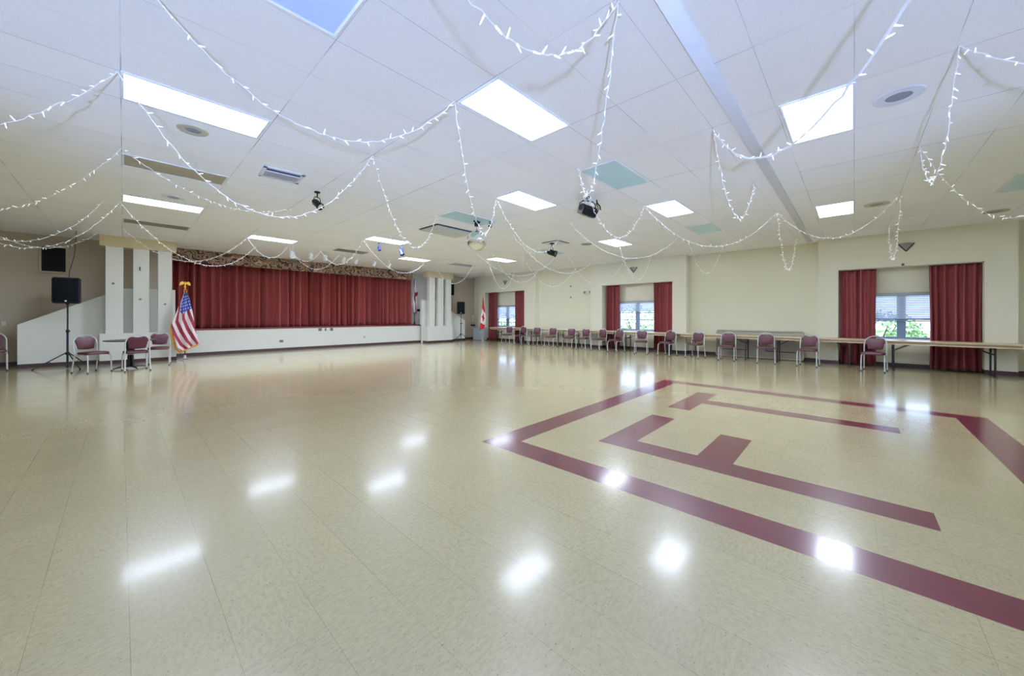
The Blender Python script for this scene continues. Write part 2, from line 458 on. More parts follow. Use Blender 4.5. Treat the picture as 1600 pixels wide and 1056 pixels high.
for a0, a1 in zip(gxs, gxs[1:]):
    for b0, b1 in zip(gys, gys[1:]):
        f = bm.faces.new((V_[a0, b0], V_[a1, b0], V_[a1, b1], V_[a0, b1]))
        mx_, my_ = (a0 + a1) / 2, (b0 + b1) / 2
        f.material_index = 1 if any(x0 < mx_ < x1 and y0 < my_ < y1 for x0, x1, y0, y1 in RED) else 0
v = [bm.verts.new(p_) for p_ in ((XL - .2, YF - .2, -0.12), (15.2, YF - .2, -0.12), (15.2, 18.8, -0.12), (XL - .2, 18.8, -0.12))]
bm.faces.new(v[::-1])
struct('floor', bm, [M['floor'], M['floor_red']])

# ceiling
bm = bmesh.new()
box(bm, XL - .2, 15.2, YF - .2, 18.8, HC, HC + 0.15)
struct('ceiling', bm, M['ceiling'])
bm = bmesh.new()
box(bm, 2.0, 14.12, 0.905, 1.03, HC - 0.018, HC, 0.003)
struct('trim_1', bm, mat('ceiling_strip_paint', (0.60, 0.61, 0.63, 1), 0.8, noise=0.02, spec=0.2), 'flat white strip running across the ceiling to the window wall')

# window wall (right)
bays = [(-2.77, 0.78, -2.29, 0.325, 2.72), (4.48, 8.50, 4.98, 7.92, 2.70), (11.65, 15.90, 12.38, 15.38, 2.70)]
wins = [(-1.60, -0.30, 0.78, 2.03), (5.72, 7.36, 0.80, 2.00), (13.22, 14.80, 0.79, 1.96)]
bm = bmesh.new()
ys = [YF]
for w in wins: ys += [w[0], w[1]]
ys.append(YB)
for i in range(0, len(ys), 2): box(bm, XB, XB + 0.2, ys[i], ys[i + 1], 0, HC)
for w in wins:
    box(bm, XB, XB + 0.2, w[0], w[1], 0, w[2]); box(bm, XB, XB + 0.2, w[0], w[1], w[3], HC)
for y0, y1, a0, a1, zt in bays:
    box(bm, XP, XB, y0, a0, 0, HC); box(bm, XP, XB, a1, y1, 0, HC); box(bm, XP, XB, a0, a1, zt, HC)
struct('wall_right', bm, M['wall_cream'])
bm = bmesh.new()
rec = [(YF, -2.77), (0.78, 4.48), (8.50, 11.65), (15.90, YB)]
for a, b_ in rec: box(bm, XR, XB, a, b_, 0, HC)
struct('wall_right_recess', bm, M['wall_deep'])
# baseboard along window wall
bm = bmesh.new()
t = 0.012; hb = 0.11
for y0, y1, a0, a1, zt in bays:
    for p, q in ((y0, a0), (a1, y1)): box(bm, XP - t, XP, p - t, q + t, 0, hb, 0.003)
    box(bm, XB - t, XB, a0, a1, 0, hb)
    for yy in (y0 - t, y1): box(bm, XP, XR, yy, yy + t, 0, hb)
    box(bm, XP, XB, a0, a0 + t, 0, hb); box(bm, XP, XB, a1 - t, a1, 0, hb)
for a, b_ in rec: box(bm, XR - t, XR, a, b_, 0, hb)
struct('baseboard_right', bm, M['base'])

# back wall with stage opening
bm = bmesh.new()
box(bm, XL, 1.12, YB, YB + 0.15, 0, HC)
box(bm, 11.6, 15.0, YB, YB + 0.15, 0, HC)
struct('wall_back', bm, M['wall_taupe'])
bm = bmesh.new()
box(bm, 0.6, 12.0, 18.55, 18.7, 0.9, HC); box(bm, 10.46, 11.6, 17.42, 17.5, 0.9, HC)
box(bm, 0.6, 0.72, 16.77, 18.55, 0.9, HC); box(bm, 11.6, 11.75, 16.77, 18.55, 0.9, HC)
struct('wall_stage_rear', bm, M['white_paint'])
bm = bmesh.new()
for a, b_ in ((XL, -1.9), (13.3, 14.42)): box(bm, a, b_, YB - t, YB, 0, hb)
box(bm, 1.13, 10.6, YS - t, YS, 0, 0.10)
struct('baseboard_back', bm, M['base'])
# stage platform
bm = bmesh.new()
box(bm, 1.0, 11.6, YS, 18.6, 0, 0.86)
struct('stage_platform', bm, M['white_paint'])
bm = bmesh.new()
box(bm, 1.0, 11.6, YS - 0.02, 18.55, 0.86, 0.905, 0.006)
struct('stage_carpet', bm, M['carpet'])

# pillar units either side of the stage
def pillar_unit(name, x0, yf, yb, mir):
    w = 1.58
    bm = bmesh.new()
    box(bm, x0, x0 + w, yf, yb, 0, 0.86, 0.004)
    hz = 3.33
    rel = [(0.085, 0.355), (0.50, 0.765), (0.905, 1.145)]
    k = w / 1.235
    xs = [(0.087 / 1.235 * w, 0.345 / 1.235 * w), (0.505 / 1.235 * w, 0.765 / 1.235 * w), (0.915 / 1.235 * w, 1.155 / 1.235 * w)]
    xs = [(0.11, 0.455), (0.65, 0.985), (1.175, 1.48)]
    for a, b_ in xs: box(bm, x0 + a, x0 + b_, yf + 0.03, yf + 0.22, 0.86, hz, 0.004)
    o = struct(name, bm, M['white_paint'])
    bm = bmesh.new()
    box(bm, x0 - 0.004, x0 + w + 0.004, yf - 0.01, yb, hz, HC, 0.003)
    o2 = struct('trim_2', bm, M['header'])
    bm = bmesh.new()
    box(bm, x0 - t, x0 + w + t, yf - t, yb, 0, 0.10, 0.003)
    o3 = struct('baseboard_stage', bm, M['base'])
    return o
pillar_unit('wall_stage_left', -0.455, 15.32, 15.72, False)
pillar_unit('wall_stage_right', 10.50, 15.66, 16.10, True)
# stair parapets
bm = bmesh.new()
prism(bm, [(-1.87, 0), (-1.87, 1.13), (0.0, 2.17), (1.13, 2.18), (1.13, 0)], 'y', 15.74, 15.90)
struct('wall_stair_left', bm, M['white_paint'])
bm = bmesh.new()
prism(bm, [(13.28, 0), (13.28, 1.12), (11.3, 2.19), (10.44, 2.19), (10.44, 0.91), (10.505, 0.91), (10.505, 0)], 'y', 16.12, 16.28)
struct('wall_stair_right', bm, M['white_paint'])
bm = bmesh.new()
box(bm, -1.88, -0.45, 15.74 - t, 15.74, 0, 0.10); box(bm, 12.08, 13.29, 16.12 - t, 16.12, 0, 0.10)
struct('baseboard_stairs', bm, M['base'])
# stairs behind the parapets
for nm, xa, dr in (('stairs', -1.8, 1), ('stairs', 13.2, -1)):
    bm = bmesh.new()
    for i in range(6):
        xx = xa + dr * 0.3 * i; xe = xa + dr * 2.6
        y0 = 15.90 if dr > 0 else 16.28
        box(bm, min(xx, xe), max(xx, xe), y0, YB, 0.15 * i, 0.15 * (i + 1))
    struct(nm, bm, M['carpet'])

# left and front walls (behind the camera), with unseen glazed openings added to let daylight in
bm = bmesh.new()
box(bm, XL - 0.2, XL, YF, YB + .15, 0, HC)
struct('wall_left', bm, M['wall_cream'])
bm = bmesh.new()
dr_ = [(-3.2, -1.4), (6.2, 8.0)]
xs = [XL]
for a, b_ in dr_: xs += [a, b_]
xs.append(15.0)
for i in range(0, len(xs), 2): box(bm, xs[i], xs[i + 1], YF - 0.2, YF, 0, HC)
for a, b_ in dr_: box(bm, a, b_, YF - 0.2, YF, 2.7, HC); 
struct('wall_front', bm, M['wall_cream'])
for i, (a, b_) in enumerate(dr_):
    e = empty('door_%d' % (i + 1), (0, 0, 0), 0, None, None, None, 'structure')  # unseen glass doors, added to bring bluish daylight onto the near ceiling
    bm = bmesh.new()
    for xx in (a, (a + b_) / 2 - 0.03, b_ - 0.06): box(bm, xx, xx + 0.06, YF - 0.14, YF - 0.06, 0, 2.7)
    box(bm, a, b_, YF - 0.14, YF - 0.06, 2.64, 2.7); box(bm, a, b_, YF - 0.14, YF - 0.06, 0, 0.1)
    link_mesh('door_frame', bm, M['alu'], e, smooth=False)
    bm = bmesh.new(); box(bm, a + .06, b_ - .06, YF - 0.105, YF - 0.095, 0.1, 2.64)
    link_mesh('door_pane', bm, M['glass'], e, smooth=False)

# ------------------------------------------------------------------ windows, blinds
for i, (y0, y1, z0, z1) in enumerate(wins):
    e = empty('window_%d' % (i + 1), (XB, (y0 + y1) / 2, z0), 0, None, None, None, 'structure')
    w = (y1 - y0) / 2; h = z1 - z0
    bm = bmesh.new()
    f = 0.045
    for a, b_ in ((-w, -w + f), (w - f, w)): box(bm, 0.04, 0.1, a, b_, 0, h)
    box(bm, 0.04, 0.1, -w, w, 0, f); box(bm, 0.04, 0.1, -w, w, h - f, h)
    box(bm, 0.03, 0.11, -0.085, 0.085, 0.02, h, 0.004)
    zc = h * (0.42, 0.36, 0.2)[i]
    for s in (-1, 1):
        a, b_ = sorted((s * 0.085, s * w)); box(bm, 0.045, 0.09, a, b_, zc - 0.016, zc + 0.016)
    link_mesh('window_frame', bm, M['alu'], e, smooth=False)
    bm = bmesh.new(); box(bm, 0.065, 0.071, -w + f, w - f, f, h - f)
    link_mesh('window_pane', bm, M['glass'], e, smooth=False)
    bm = bmesh.new(); box(bm, -0.06, 0.04, -w, w, -0.03, 0.0, 0.005)
    link_mesh('window_sill', bm, M['white_paint'], e)

blind_lab = ['pale slatted blind half lowered in the window nearest the bare end of the table row',
             'pale slatted blind raised high in the middle of the three windows',
             'pale slatted blind lowered in the far corner window beside the standing red and white flag']
for i, (y0, y1, z0, z1) in enumerate(wins):
    zb = (1.27, 1.52, 1.21)[i]
    e = empty('window_blind', (XB - 0.035, (y0 + y1) / 2, z1), 0, blind_lab[i], 'blind', 'slatted window blinds')
    w = (y1 - y0) / 2 + 0.02
    bm = bmesh.new(); box(bm, -0.03, 0.03, -w, w, -0.09, 0.01, 0.006); link_mesh('headrail', bm, M['box_grey'], e)
    bm = bmesh.new()
    n = int((z1 - 0.1 - zb) / 0.048)
    for k in range(n):
        z = -0.115 - k * 0.048
        tq = bmesh.new(); box(tq, -0.026, 0.026, -w, w, -0.0012, 0.0012)
        merge(bm, tq, 0, Matrix.Translation((0, 0, z)) @ Matrix.Rotation(R(52), 4, 'Y'))
    link_mesh('slats', bm, M['blind'], e, smooth=False)
    bm = bmesh.new(); box(bm, -0.02, 0.02, -w, w, zb - z1 - 0.02, zb - z1 + 0.012, 0.005); link_mesh('bottom_rail', bm, M['alu'], e)
    for yy in (-w * 0.6, w * 0.6):
        bm = bmesh.new(); tube(bm, [(-0.026, yy, -0.05), (-0.026, yy, zb - z1)], 0.0015, 5)
        link_mesh('cord', bm, M['plate_white'], e)

# ------------------------------------------------------------------ curtains
def curtain(name, x0, x1, axis, at, z0, z1, pitch, depth, m, label, group, seed, gather=0.0, nz=16, cat='curtain'):
    """hanging pleated cloth; axis 'x' runs along X at Y=at, 'y' runs along Y at X=at"""
    rnd = random.Random(seed)
    L_ = x1 - x0
    n = int(L_ / pitch)
    ph = [0.0]
    for k in range(n * 2):
        ph.append(ph[-1] + (rnd.uniform(0.75, 1.9) if k % 2 == 0 else rnd.uniform(0.3, 0.85)))
    tot = ph[-1]
    amp = [rnd.uniform(0.55, 1.0) for _ in ph]
    drift = [rnd.uniform(-0.5, 0.5) for _ in ph]
    per = 6
    bm = bmesh.new()
    cols = []
    for k in range(len(ph) - 1):
        for j in range(per):
            cols.append((k, j / per))
    cols.append((len(ph) - 2, 1.0))
    grid = []
    for iz in range(nz + 1):
        v_ = iz / nz
        z = z1 + (z0 - z1) * v_
        row = []
        for k, fr in cols:
            u = (ph[k] + (ph[k + 1] - ph[k]) * fr) / tot
            d = (drift[k] * (1 - fr) + drift[k + 1] * fr) * 0.35 * v_ / (2 * n)
            s = math.sin(PI * fr)
            a = (amp[k]) * (0.75 + 0.35 * v_)
            off = (1 if k % 2 == 0 else -1) * (abs(s) ** (0.7 if k % 2 else 1.3)) * a * depth * 0.5
            uu = u + d
            if gather: uu = 0.5 + (uu - 0.5) * (1 - gather * math.sin(PI * v_ * 0.9))
            px = x0 + uu * L_
            zz = z + (rnd.uniform(-0.004, 0.004) if iz == nz else 0)
            row.append(bm.verts.new((px, at + off, zz) if axis == 'x' else (at + off, px, zz)))
        grid.append(row)
    for a, b_ in zip(grid, grid[1:]):
        for k in range(len(a) - 1):
            bm.faces.new((a[k], a[k + 1], b_[k + 1], b_[k]))
    o = link_mesh(name, bm, m, None, smooth=True, angle=80)
    md = o.modifiers.new('thick', 'SOLIDIFY'); md.thickness = 0.004; md.offset = 0
    return tag(o, label, cat, group)

curtain('stage_curtain', 0.95, 5.86, 'x', 17.18, 0.915, 3.45, 0.23, 0.46, M['curtain'], 'left half of the burgundy stage curtain, beside the flag on the hall floor', 'burgundy stage curtain halves', 3)
curtain('stage_curtain', 5.84, 10.45, 'x', 17.22, 0.915, 3.45, 0.22, 0.46, M['curtain'], 'right half of the burgundy stage curtain, ending by the furled flag on stage', 'burgundy stage curtain halves', 11)
cl = [('y', -0.46, 0.30, 'red curtain on the side of the nearest window towards the folded table'),
      ('y', -2.27, -1.42, 'broad red curtain on the outer side of the nearest window, at the frame edge'),
      ('y', 7.20, 7.80, 'red curtain on the stage side of the middle window'),
      ('y', 5.02, 5.76, 'red curtain on the side of the middle window away from the stage'),
      ('y', 14.56, 15.22, 'red curtain in the corner, behind the standing red and white flag'),
      ('y', 12.44, 13.18, 'red curtain of the far corner window on the side away from the stage')]
for k, (ax, a, b_, lab) in enumerate(cl):
    curtain('window_curtain', a, b_, ax, XP + 0.20, 0.04, (2.715, 2.715, 2.695, 2.695, 2.695, 2.695)[k], 0.13, 0.20, M['curtain_w'], lab, 'red curtains in the window alcoves', 20 + k, gather=0.04)
for k, (y0, y1, a0, a1, zt) in enumerate(bays):
    bm = bmesh.new(); box(bm, XP + 0.12, XP + 0.2, a0 + .01, a1 - .01, zt - 0.012, zt, 0.003)
    tag(link_mesh('curtain_track', bm, M['frame_white']), ['white curtain track over the nearest window', 'white curtain track over the middle window', 'white curtain track over the far corner window'][k], 'curtain track', 'curtain tracks above the alcoves')

# stage valance
bm = bmesh.new()
segs = [(0.95, 1.95), (1.96, 3.05), (3.06, 4.13), (4.14, 5.22), (5.23, 6.31), (6.32, 7.42), (7.43, 8.52), (8.53, 9.52), (9.53, 10.12)]
for a, b_ in segs:
    n = 8
    prev = None
    poly = [(a, HC)] + [(a, 3.20)] + [(a + (b_ - a) * i / n, 3.20 - 0.006 * math.sin(PI * i / n)) for i in range(1, n)] + [(b_, 3.20), (b_, HC)]
    prism(bm, poly, 'y', 16.48, 16.53)
o = link_mesh('stage_valance', bm, M['valance'], None, smooth=False)
tag(o, 'brown and tan scroll patterned valance hanging above the burgundy stage curtain', 'valance')

# ------------------------------------------------------------------ ceiling fixtures
def light_panel(cx, cy, w, h, lit, label, lens=None, group='lit fluorescent ceiling panels', frame=0.022, rot=0):
    e = empty('ceiling_light', (cx, cy, HC), rot, label, 'ceiling light', group)
    bm = bmesh.new()
    for a, b_, c_, d_ in ((-w / 2 - frame, w / 2 + frame, -h / 2 - frame, -h / 2), (-w / 2 - frame, w / 2 + frame, h / 2, h / 2 + frame),
                          (-w / 2 - frame, -w / 2, -h / 2, h / 2), (w / 2, w / 2 + frame, -h / 2, h / 2)):
        box(bm, a, b_, c_, d_, -0.014, 0.0, 0.002, 1)
    link_mesh('frame', bm, M['frame_white'], e)
    bm = bmesh.new(); box(bm, -w / 2, w / 2, -h / 2, h / 2, -0.008, -0.001)
    link_mesh('diffuser', bm, lens or M['lamp'], e, smooth=False)
    return e

LIT = [(0.57, 5.21, 'lit ceiling panel directly left of the beige round ceiling speaker, nearest on the left'),
       (2.99, 2.73, 'lit ceiling panel nearest the viewer in the centre, touching the hook of two light strings'),
       (5.37, 0.29, 'lit ceiling panel crossed by a dark silhouetted light string'),
       (0.57, 10.18, 'lit ceiling panel showing two bright tubes, left, above the stage-side pillars'),
       (3.02, 12.50, 'lit ceiling panel above the left part of the stage valance'),
       (5.41, 4.66, 'lit ceiling panel between the mirror ball and the large black stage lamp'),
       (5.41, 10.18, 'lit ceiling panel above the two small blue lamps'),
       (7.84, 2.80, 'lit ceiling panel right of the large black stage lamp, where two light strings meet'),
       (7.95, 12.78, 'small lit ceiling panel above the right end of the stage valance'),
       (10.23, 0.29, 'lit ceiling panel beyond the flat ceiling strip, beside a small beige round speaker'),
       (10.32, 5.33, 'lit ceiling panel above the middle window'),
       (10.40, 10.33, 'lit ceiling panel farthest in the middle, towards the corner window')]
for cx, cy, lab in LIT: light_panel(cx, cy, 1.14, 0.555, True, lab, M['lamp_far'] if math.hypot(cx, cy) > 8 else M['lamp'])
# the same panels go on over the part of the hall behind the viewer
for k, (cx, cy) in enumerate(((5.4, -4.6), (-1.9, -2.2), (-4.2, 5.21), (10.3, -4.6), (-4.2, 0.29))):
    light_panel(cx, cy, 1.14, 0.555, True, 'lit ceiling panel over the part of the hall behind the viewer', group='lit ceiling panels behind the viewer')
UN = [(0.93 - .36, 2.77, 1.14, 0.5, 'lens_grey', 'unlit blue-grey ceiling panel cut by the top edge of the picture'),
      (0.575, 7.68, 1.14, 0.53, 'lens_beige', 'unlit beige ceiling panel between the two lit panels on the left'),
      (0.575, 12.60, 1.14, 0.50, 'lens_dark', 'unlit brownish ceiling panel just above the left pillar header'),
      (5.41, 2.79, 1.14, 0.55, 'lens_teal', 'unlit pale teal ceiling panel above the large black stage lamp'),
      (10.22, 2.80, 1.12, 0.57, 'lens_teal', 'unlit pale teal ceiling panel right of the lit panel where two strings meet'),
      (10.22, -2.18, 1.14, 0.57, 'lens_teal', 'unlit ceiling panel at the right edge of the picture'),
      (5.45, 6.50, 1.20, 0.58, 'lens_teal', 'unlit greenish ceiling panel right above the mirror ball'),
      (5.43, 12.80, 1.05, 0.58, 'lens_dark', 'unlit brown ceiling panel above the middle of the stage valance'),
      (10.22, 7.80, 1.15, 0.56, 'lens_grey', 'unlit blue-grey ceiling panel behind the small lamp near the lit middle window panel'),
      (10.25, 12.60, 1.15, 0.60, 'lens_grey', 'unlit dark blue-grey ceiling panel nearest the right stage pillars')]
for cx, cy, w, h, ls, lab in UN: light_panel(cx, cy, w, h, False, lab, M[ls], 'unlit ceiling light panels')
# tile hanging askew beside the mirror ball
e = empty('ceiling_tile', (5.85, 7.85, HC - 0.03), 0, 'loose grey ceiling tile with dark gaps, hanging beside the mirror ball', 'ceiling tile')
bm = bmesh.new(); box(bm, -0.58, 0.58, -0.40, 0.40, -0.012, 0.012, 0.003)
link_mesh('panel', bm, mat('grey_loose_tile', srgb(190, 192, 190), 0.8, noise=0.03), e, rot=(R(1.0), R(0.8), 0))
bm = bmesh.new(); box(bm, -0.62, 0.60, -0.44, -0.40, 0.014, 0.028); box(bm, -0.62, -0.58, -0.44, 0.36, 0.014, 0.028)  # dark strips stand in for the shade of the open gap
link_mesh('gap', bm, M['rubber'], e, smooth=False)
# open hatch behind a small lamp
e = empty('ceiling_hatch', (9.12, 6.72, HC), 0, 'pale square ceiling hatch with black gaps on two sides', 'ceiling hatch')
bm = bmesh.new(); box(bm, -0.28, 0.28, -0.28, 0.28, -0.02, -0.003, 0.003); link_mesh('panel', bm, M['frame_white'], e)
bm = bmesh.new(); box(bm, -0.34, -0.28, -0.34, 0.28, -0.006, -0.001); box(bm, -0.34, 0.28, -0.34, -0.28, -0.006, -0.001); link_mesh('gap', bm, M['rubber'], e, smooth=False)  # flat dark strips drawn as the shadowed slots on two sides

# supply vent
e = empty('ceiling_vent', (1.73, 6.66, HC), R(-4), 'white ceiling air vent with dark slot and fine fins, near the small black lamp', 'air vent')
bm = bmesh.new()
W_, H_ = 0.56, 0.52
for a, b_, c_, d_ in ((-W_ / 2, W_ / 2, -H_ / 2, -H_ / 2 + .06), (-W_ / 2, W_ / 2, H_ / 2 - .06, H_ / 2), (-W_ / 2, -W_ / 2 + .05, -H_ / 2, H_ / 2), (W_ / 2 - .05, W_ / 2, -H_ / 2, H_ / 2)):
    box(bm, a, b_, c_, d_, -0.02, 0, 0.003, 1)
link_mesh('frame', bm, M['vent_white'], e)
bm = bmesh.new(); box(bm, -W_ / 2 + .05, W_ / 2 - .05, -H_ / 2 + .06, H_ / 2 - .06, -0.004, -0.001); link_mesh('duct', bm, M['vent_dark'], e, smooth=False)
bm = bmesh.new()
for k in range(26):
    x = -W_ / 2 + .06 + k * (W_ - .12) / 25; box(bm, x - 0.003, x + 0.003, -0.06, H_ / 2 - .06, -0.022, -0.004)
box(bm, -W_ / 2 + .05, W_ / 2 - .05, -0.07, -0.055, -0.022, -0.004)
link_mesh('fins', bm, M['vent_white'], e, smooth=False)

# round ceiling speakers
def ceiling_speaker(x, y, r, m1, label):
    e = empty('ceiling_speaker', (x, y, HC), 0, label, 'speaker', 'round ceiling speakers')
    bm = bmesh.new(); lathe(bm, [(r, 0), (r, -0.006), (r * 0.96, -0.012), (r * 0.55, -0.012), (r * 0.52, -0.007), (r * .52, 0)], 36); link_mesh('rim', bm, m1, e)
    bm = bmesh.new(); lathe(bm, [(r * 0.53, -0.006), (r * 0.3, -0.009), (0, -0.010)], 30); link_mesh('grille', bm, M['grey_grille'], e)
ceiling_speaker(0.575, 5.85, 0.15, M['beige_grille'], 'beige round ceiling speaker beside the nearest lit panel on the left')
ceiling_speaker(5.40, -0.33, 0.19, M['vent_white'], 'white round ceiling speaker right of the panel crossed by a light string')
ceiling_speaker(10.3, -0.33, 0.19, M['beige_grille'], 'small beige round ceiling speaker beyond the flat ceiling strip, beside a lit panel')
ceiling_speaker(12.7, -2.2, 0.19, M['beige_grille'], 'small round ceiling speaker close to the wall above the nearest window')
ceiling_speaker(0.645, 9.45, 0.17, M['frame_white'], 'white round ceiling speaker beside the lit panel with two bright tubes')
ceiling_speaker(9.9, 6.1, 0.17, M['grey_grille'], 'dark round ceiling speaker left of the lit panel above the middle window')

# mirror ball
e = empty('mirror_ball', (5.72, 6.51, 0), 0, 'silver mirror ball hanging below its black motor, among light strings', 'mirror ball')
bm = bmesh.new()
nz_, nn = 34, 60; rb = 0.235
rings = []
for i in range(nz_ + 1):
    a = -PI / 2 + PI * i / nz_
    rings.append([bm.verts.new((rb * math.cos(a) * math.cos(2 * PI * k / nn), rb * math.cos(a) * math.sin(2 * PI * k / nn), 3.16 + rb * math.sin(a))) for k in range(nn)] if 0 < i < nz_ else [bm.verts.new((0, 0, 3.16 + rb * math.sin(a)))])
for A, B in zip(rings, rings[1:]):
    for k in range(nn):
        k2 = (k + 1) % nn
        if len(A) == 1: bm.faces.new((A[0], B[k2], B[k]))
        elif len(B) == 1: bm.faces.new((A[k], A[k2], B[0]))
        else: bm.faces.new((A[k], A[k2], B[k2], B[k]))
bmesh.ops.recalc_face_normals(bm, faces=list(bm.faces))
link_mesh('ball', bm, M['mirror'], e, smooth=True, angle=180)
bm = bmesh.new(); tube(bm, [(0, 0, 3.39), (0, 0, 3.52)], 0.008, 8); lathe(bm, [(0, 0.045), (0.03, 0.04), (0.035, 0), (0, 0)], 16, 0, (0, 0, 3.385)); link_mesh('rod', bm, M['chrome'], e)
bm = bmesh.new(); lathe(bm, [(0, 0), (0.05, 0), (0.055, 0.02), (0.055, 0.08), (0.04, 0.1), (0, 0.1)], 20, 0, (0, 0, 3.50)); box(bm, -0.09, 0.09, -0.02, 0.02, 3.59, 3.63, 0.004); link_mesh('motor', bm, M['black'], e)

# small pin spots around the mirror ball
def spot(name, x, y, ztop, drop, yaw, pitch, size, body_m, lens_m, label, group, cat='stage lamp'):
    """yoke lamp hung from the ceiling"""
    e = empty(name, (x, y, ztop), yaw, label, cat, group)
    s = size
    bm = bmesh.new(); lathe(bm, [(0, 0), (s * 0.35, 0), (s * 0.35, -s * 0.12), (0.0, -s * 0.12)], 14); tube(bm, [(0, 0, 0), (0, 0, -drop)], s * 0.07, 8)
    link_mesh('mount', bm, body_m, e)
    bm = bmesh.new()
    w = s * 0.55
    pts = [(-w, 0, -drop - s * 0.9), (-w, 0, -drop - s * 0.25), (-w * 0.7, 0, -drop), (w * 0.7, 0, -drop), (w, 0, -drop - s * 0.25), (w, 0, -drop - s * 0.9)]
    tube(bm, pts, s * 0.05, 6)
    link_mesh('yoke', bm, body_m, e)
    mt = Matrix.Translation((0, 0, -drop - s * 0.85)) @ Matrix.Rotation(pitch, 4, 'X')
    t_ = bmesh.new(); lathe(t_, [(0, -s * 0.75), (s * 0.28, -s * 0.72), (s * 0.42, -s * 0.4), (s * 0.44, s * 0.55), (s * 0.5, s * 0.6), (s * 0.5, s * 0.7), (s * 0.42, s * 0.7), (s * 0.38, s * 0.5)], 20)
    bm = bmesh.new(); merge(bm, t_, 0, mt @ Matrix.Rotation(PI, 4, 'X')); link_mesh('can', bm, body_m, e)
    t_ = bmesh.new(); lathe(t_, [(s * 0.4, s * 0.5), (s * 0.2, s * 0.56), (0, s * 0.58)], 20)
    bm = bmesh.new(); merge(bm, t_, 0, mt @ Matrix.Rotation(PI, 4, 'X')); link_mesh('lens', bm, lens_m, e)
    return e
lensm = mat('amber_lamp_lens', srgb(200, 196, 150), 0.15, noise=0.02)
spot('stage_lamp', 2.41, 7.12, HC, 0.10, R(30), R(-50), 0.14, M['black'], lensm, 'small black lamp on a yoke under the ceiling near the air vent', 'lamps hanging from the ceiling')
spot('stage_lamp', 8.98, 6.75, HC - .02, 0.12, R(20), R(-70), 0.20, M['black'], lensm, 'small black lamp with a pale lens below the ceiling hatch', 'lamps hanging from the ceiling')
spot('pin_spot', 5.95, 6.30, HC, 0.03, R(140), R(-75), 0.08, M['black'], lensm, 'tiny black pin spot just right of the mirror ball motor', 'lamps hanging from the ceiling')
for (x, y), l in (((5.42, 10.75), 'left'), ((6.02, 10.45), 'right')):
    spot('blue_lamp', x, y, HC, 0.08 if l == 'left' else 0.12, R(10), R(-30), 0.10 if l == 'left' else 0.14, M['blue_plastic'], M['grey_grille'],
         ('smaller' if l == 'left' else 'larger') + ' of the two blue lamps below a lit panel, ' + ('nearer' if l == 'left' else 'farther from') + ' the stage valance centre', 'blue ceiling lamps')
sl = [(3.84, 13.60), (4.427, 13.66), (4.917, 13.69), (5.576, 13.75), (6.03, 13.72), (6.776, 13.80), (7.42, 13.84)]
wl = ['first', 'second', 'third', 'fourth', 'fifth', 'sixth', 'seventh']
for k, (x, y) in enumerate(sl):
    spot('white_spotlight', x, y, HC, 0.10, R(8 * k - 20), R(40), 0.12 if k else 0.15, M['frame_white'], lensm, 'white spotlight in front of the stage valance, %s in the line counted from the left' % wl[k], 'white spotlights in front of the stage valance')

# the large black stage lamp (rectangular floodlight)
e = empty('floodlight', (5.98, 3.66, HC), R(-28), 'large black box floodlight hanging on a yoke, wound with a light string', 'stage lamp')
bm = bmesh.new(); lathe(bm, [(0, 0), (0.04, 0), (0.04, -0.03), (0, -0.03)], 16); tube(bm, [(0, 0, 0), (0, 0, -0.08)], 0.012, 8); link_mesh('mount', bm, M['black'], e)
bm = bmesh.new()
for s in (-1, 1):
    tube(bm, [(0, 0, -0.08), (s * 0.10, 0, -0.085), (s * 0.165, 0, -0.13), (s * 0.175, 0, -0.26)], 0.011, 6)
link_mesh('yoke', bm, M['black'], e)
t_ = bmesh.new(); 
prism(t_, [(-0.10, -0.07), (0.10, -0.095), (0.12, 0.02), (0.06, 0.10), (-0.06, 0.10), (-0.11, 0.03)], 'x', -0.155, 0.155)
bmesh.ops.bevel(t_, geom=list(t_.edges), offset=0.008, segments=2, affect='EDGES')
mtx = Matrix.Translation((0, 0, -0.27)) @ Matrix.Rotation(R(24), 4, 'X') @ Matrix.Rotation(R(12), 4, 'Y')
bm = bmesh.new(); merge(bm, t_, 0, mtx); link_mesh('housing', bm, M['black'], e)
t_ = bmesh.new(); box(t_, -0.135, 0.135, -0.085, 0.085, -0.098, -0.09, 0.003)
bm = bmesh.new(); merge(bm, t_, 0, mtx @ Matrix.Rotation(R(-7), 4, 'X')); link_mesh('lens', bm, mat('dark_flood_glass', srgb(70, 74, 66), 0.15), e)
bm = bmesh.new(); tube(bm, [(0.17, 0.0, -0.27), (0.24, 0.03, -0.26), (0.29, 0.08, -0.19), (0.27, 0.12, -0.08), (0.27, 0.12, 0.0)], 0.009, 6); link_mesh('cable', bm, M['black'], e)
bm = bmesh.new(); tube(bm, [(0.27, 0.12, -0.0), (0.275, 0.11, -0.06), (0.33, 0.10, -0.12), (0.345, 0.10, -0.19)], 0.014, 6); link_mesh('clamp', bm, M['black'], e)

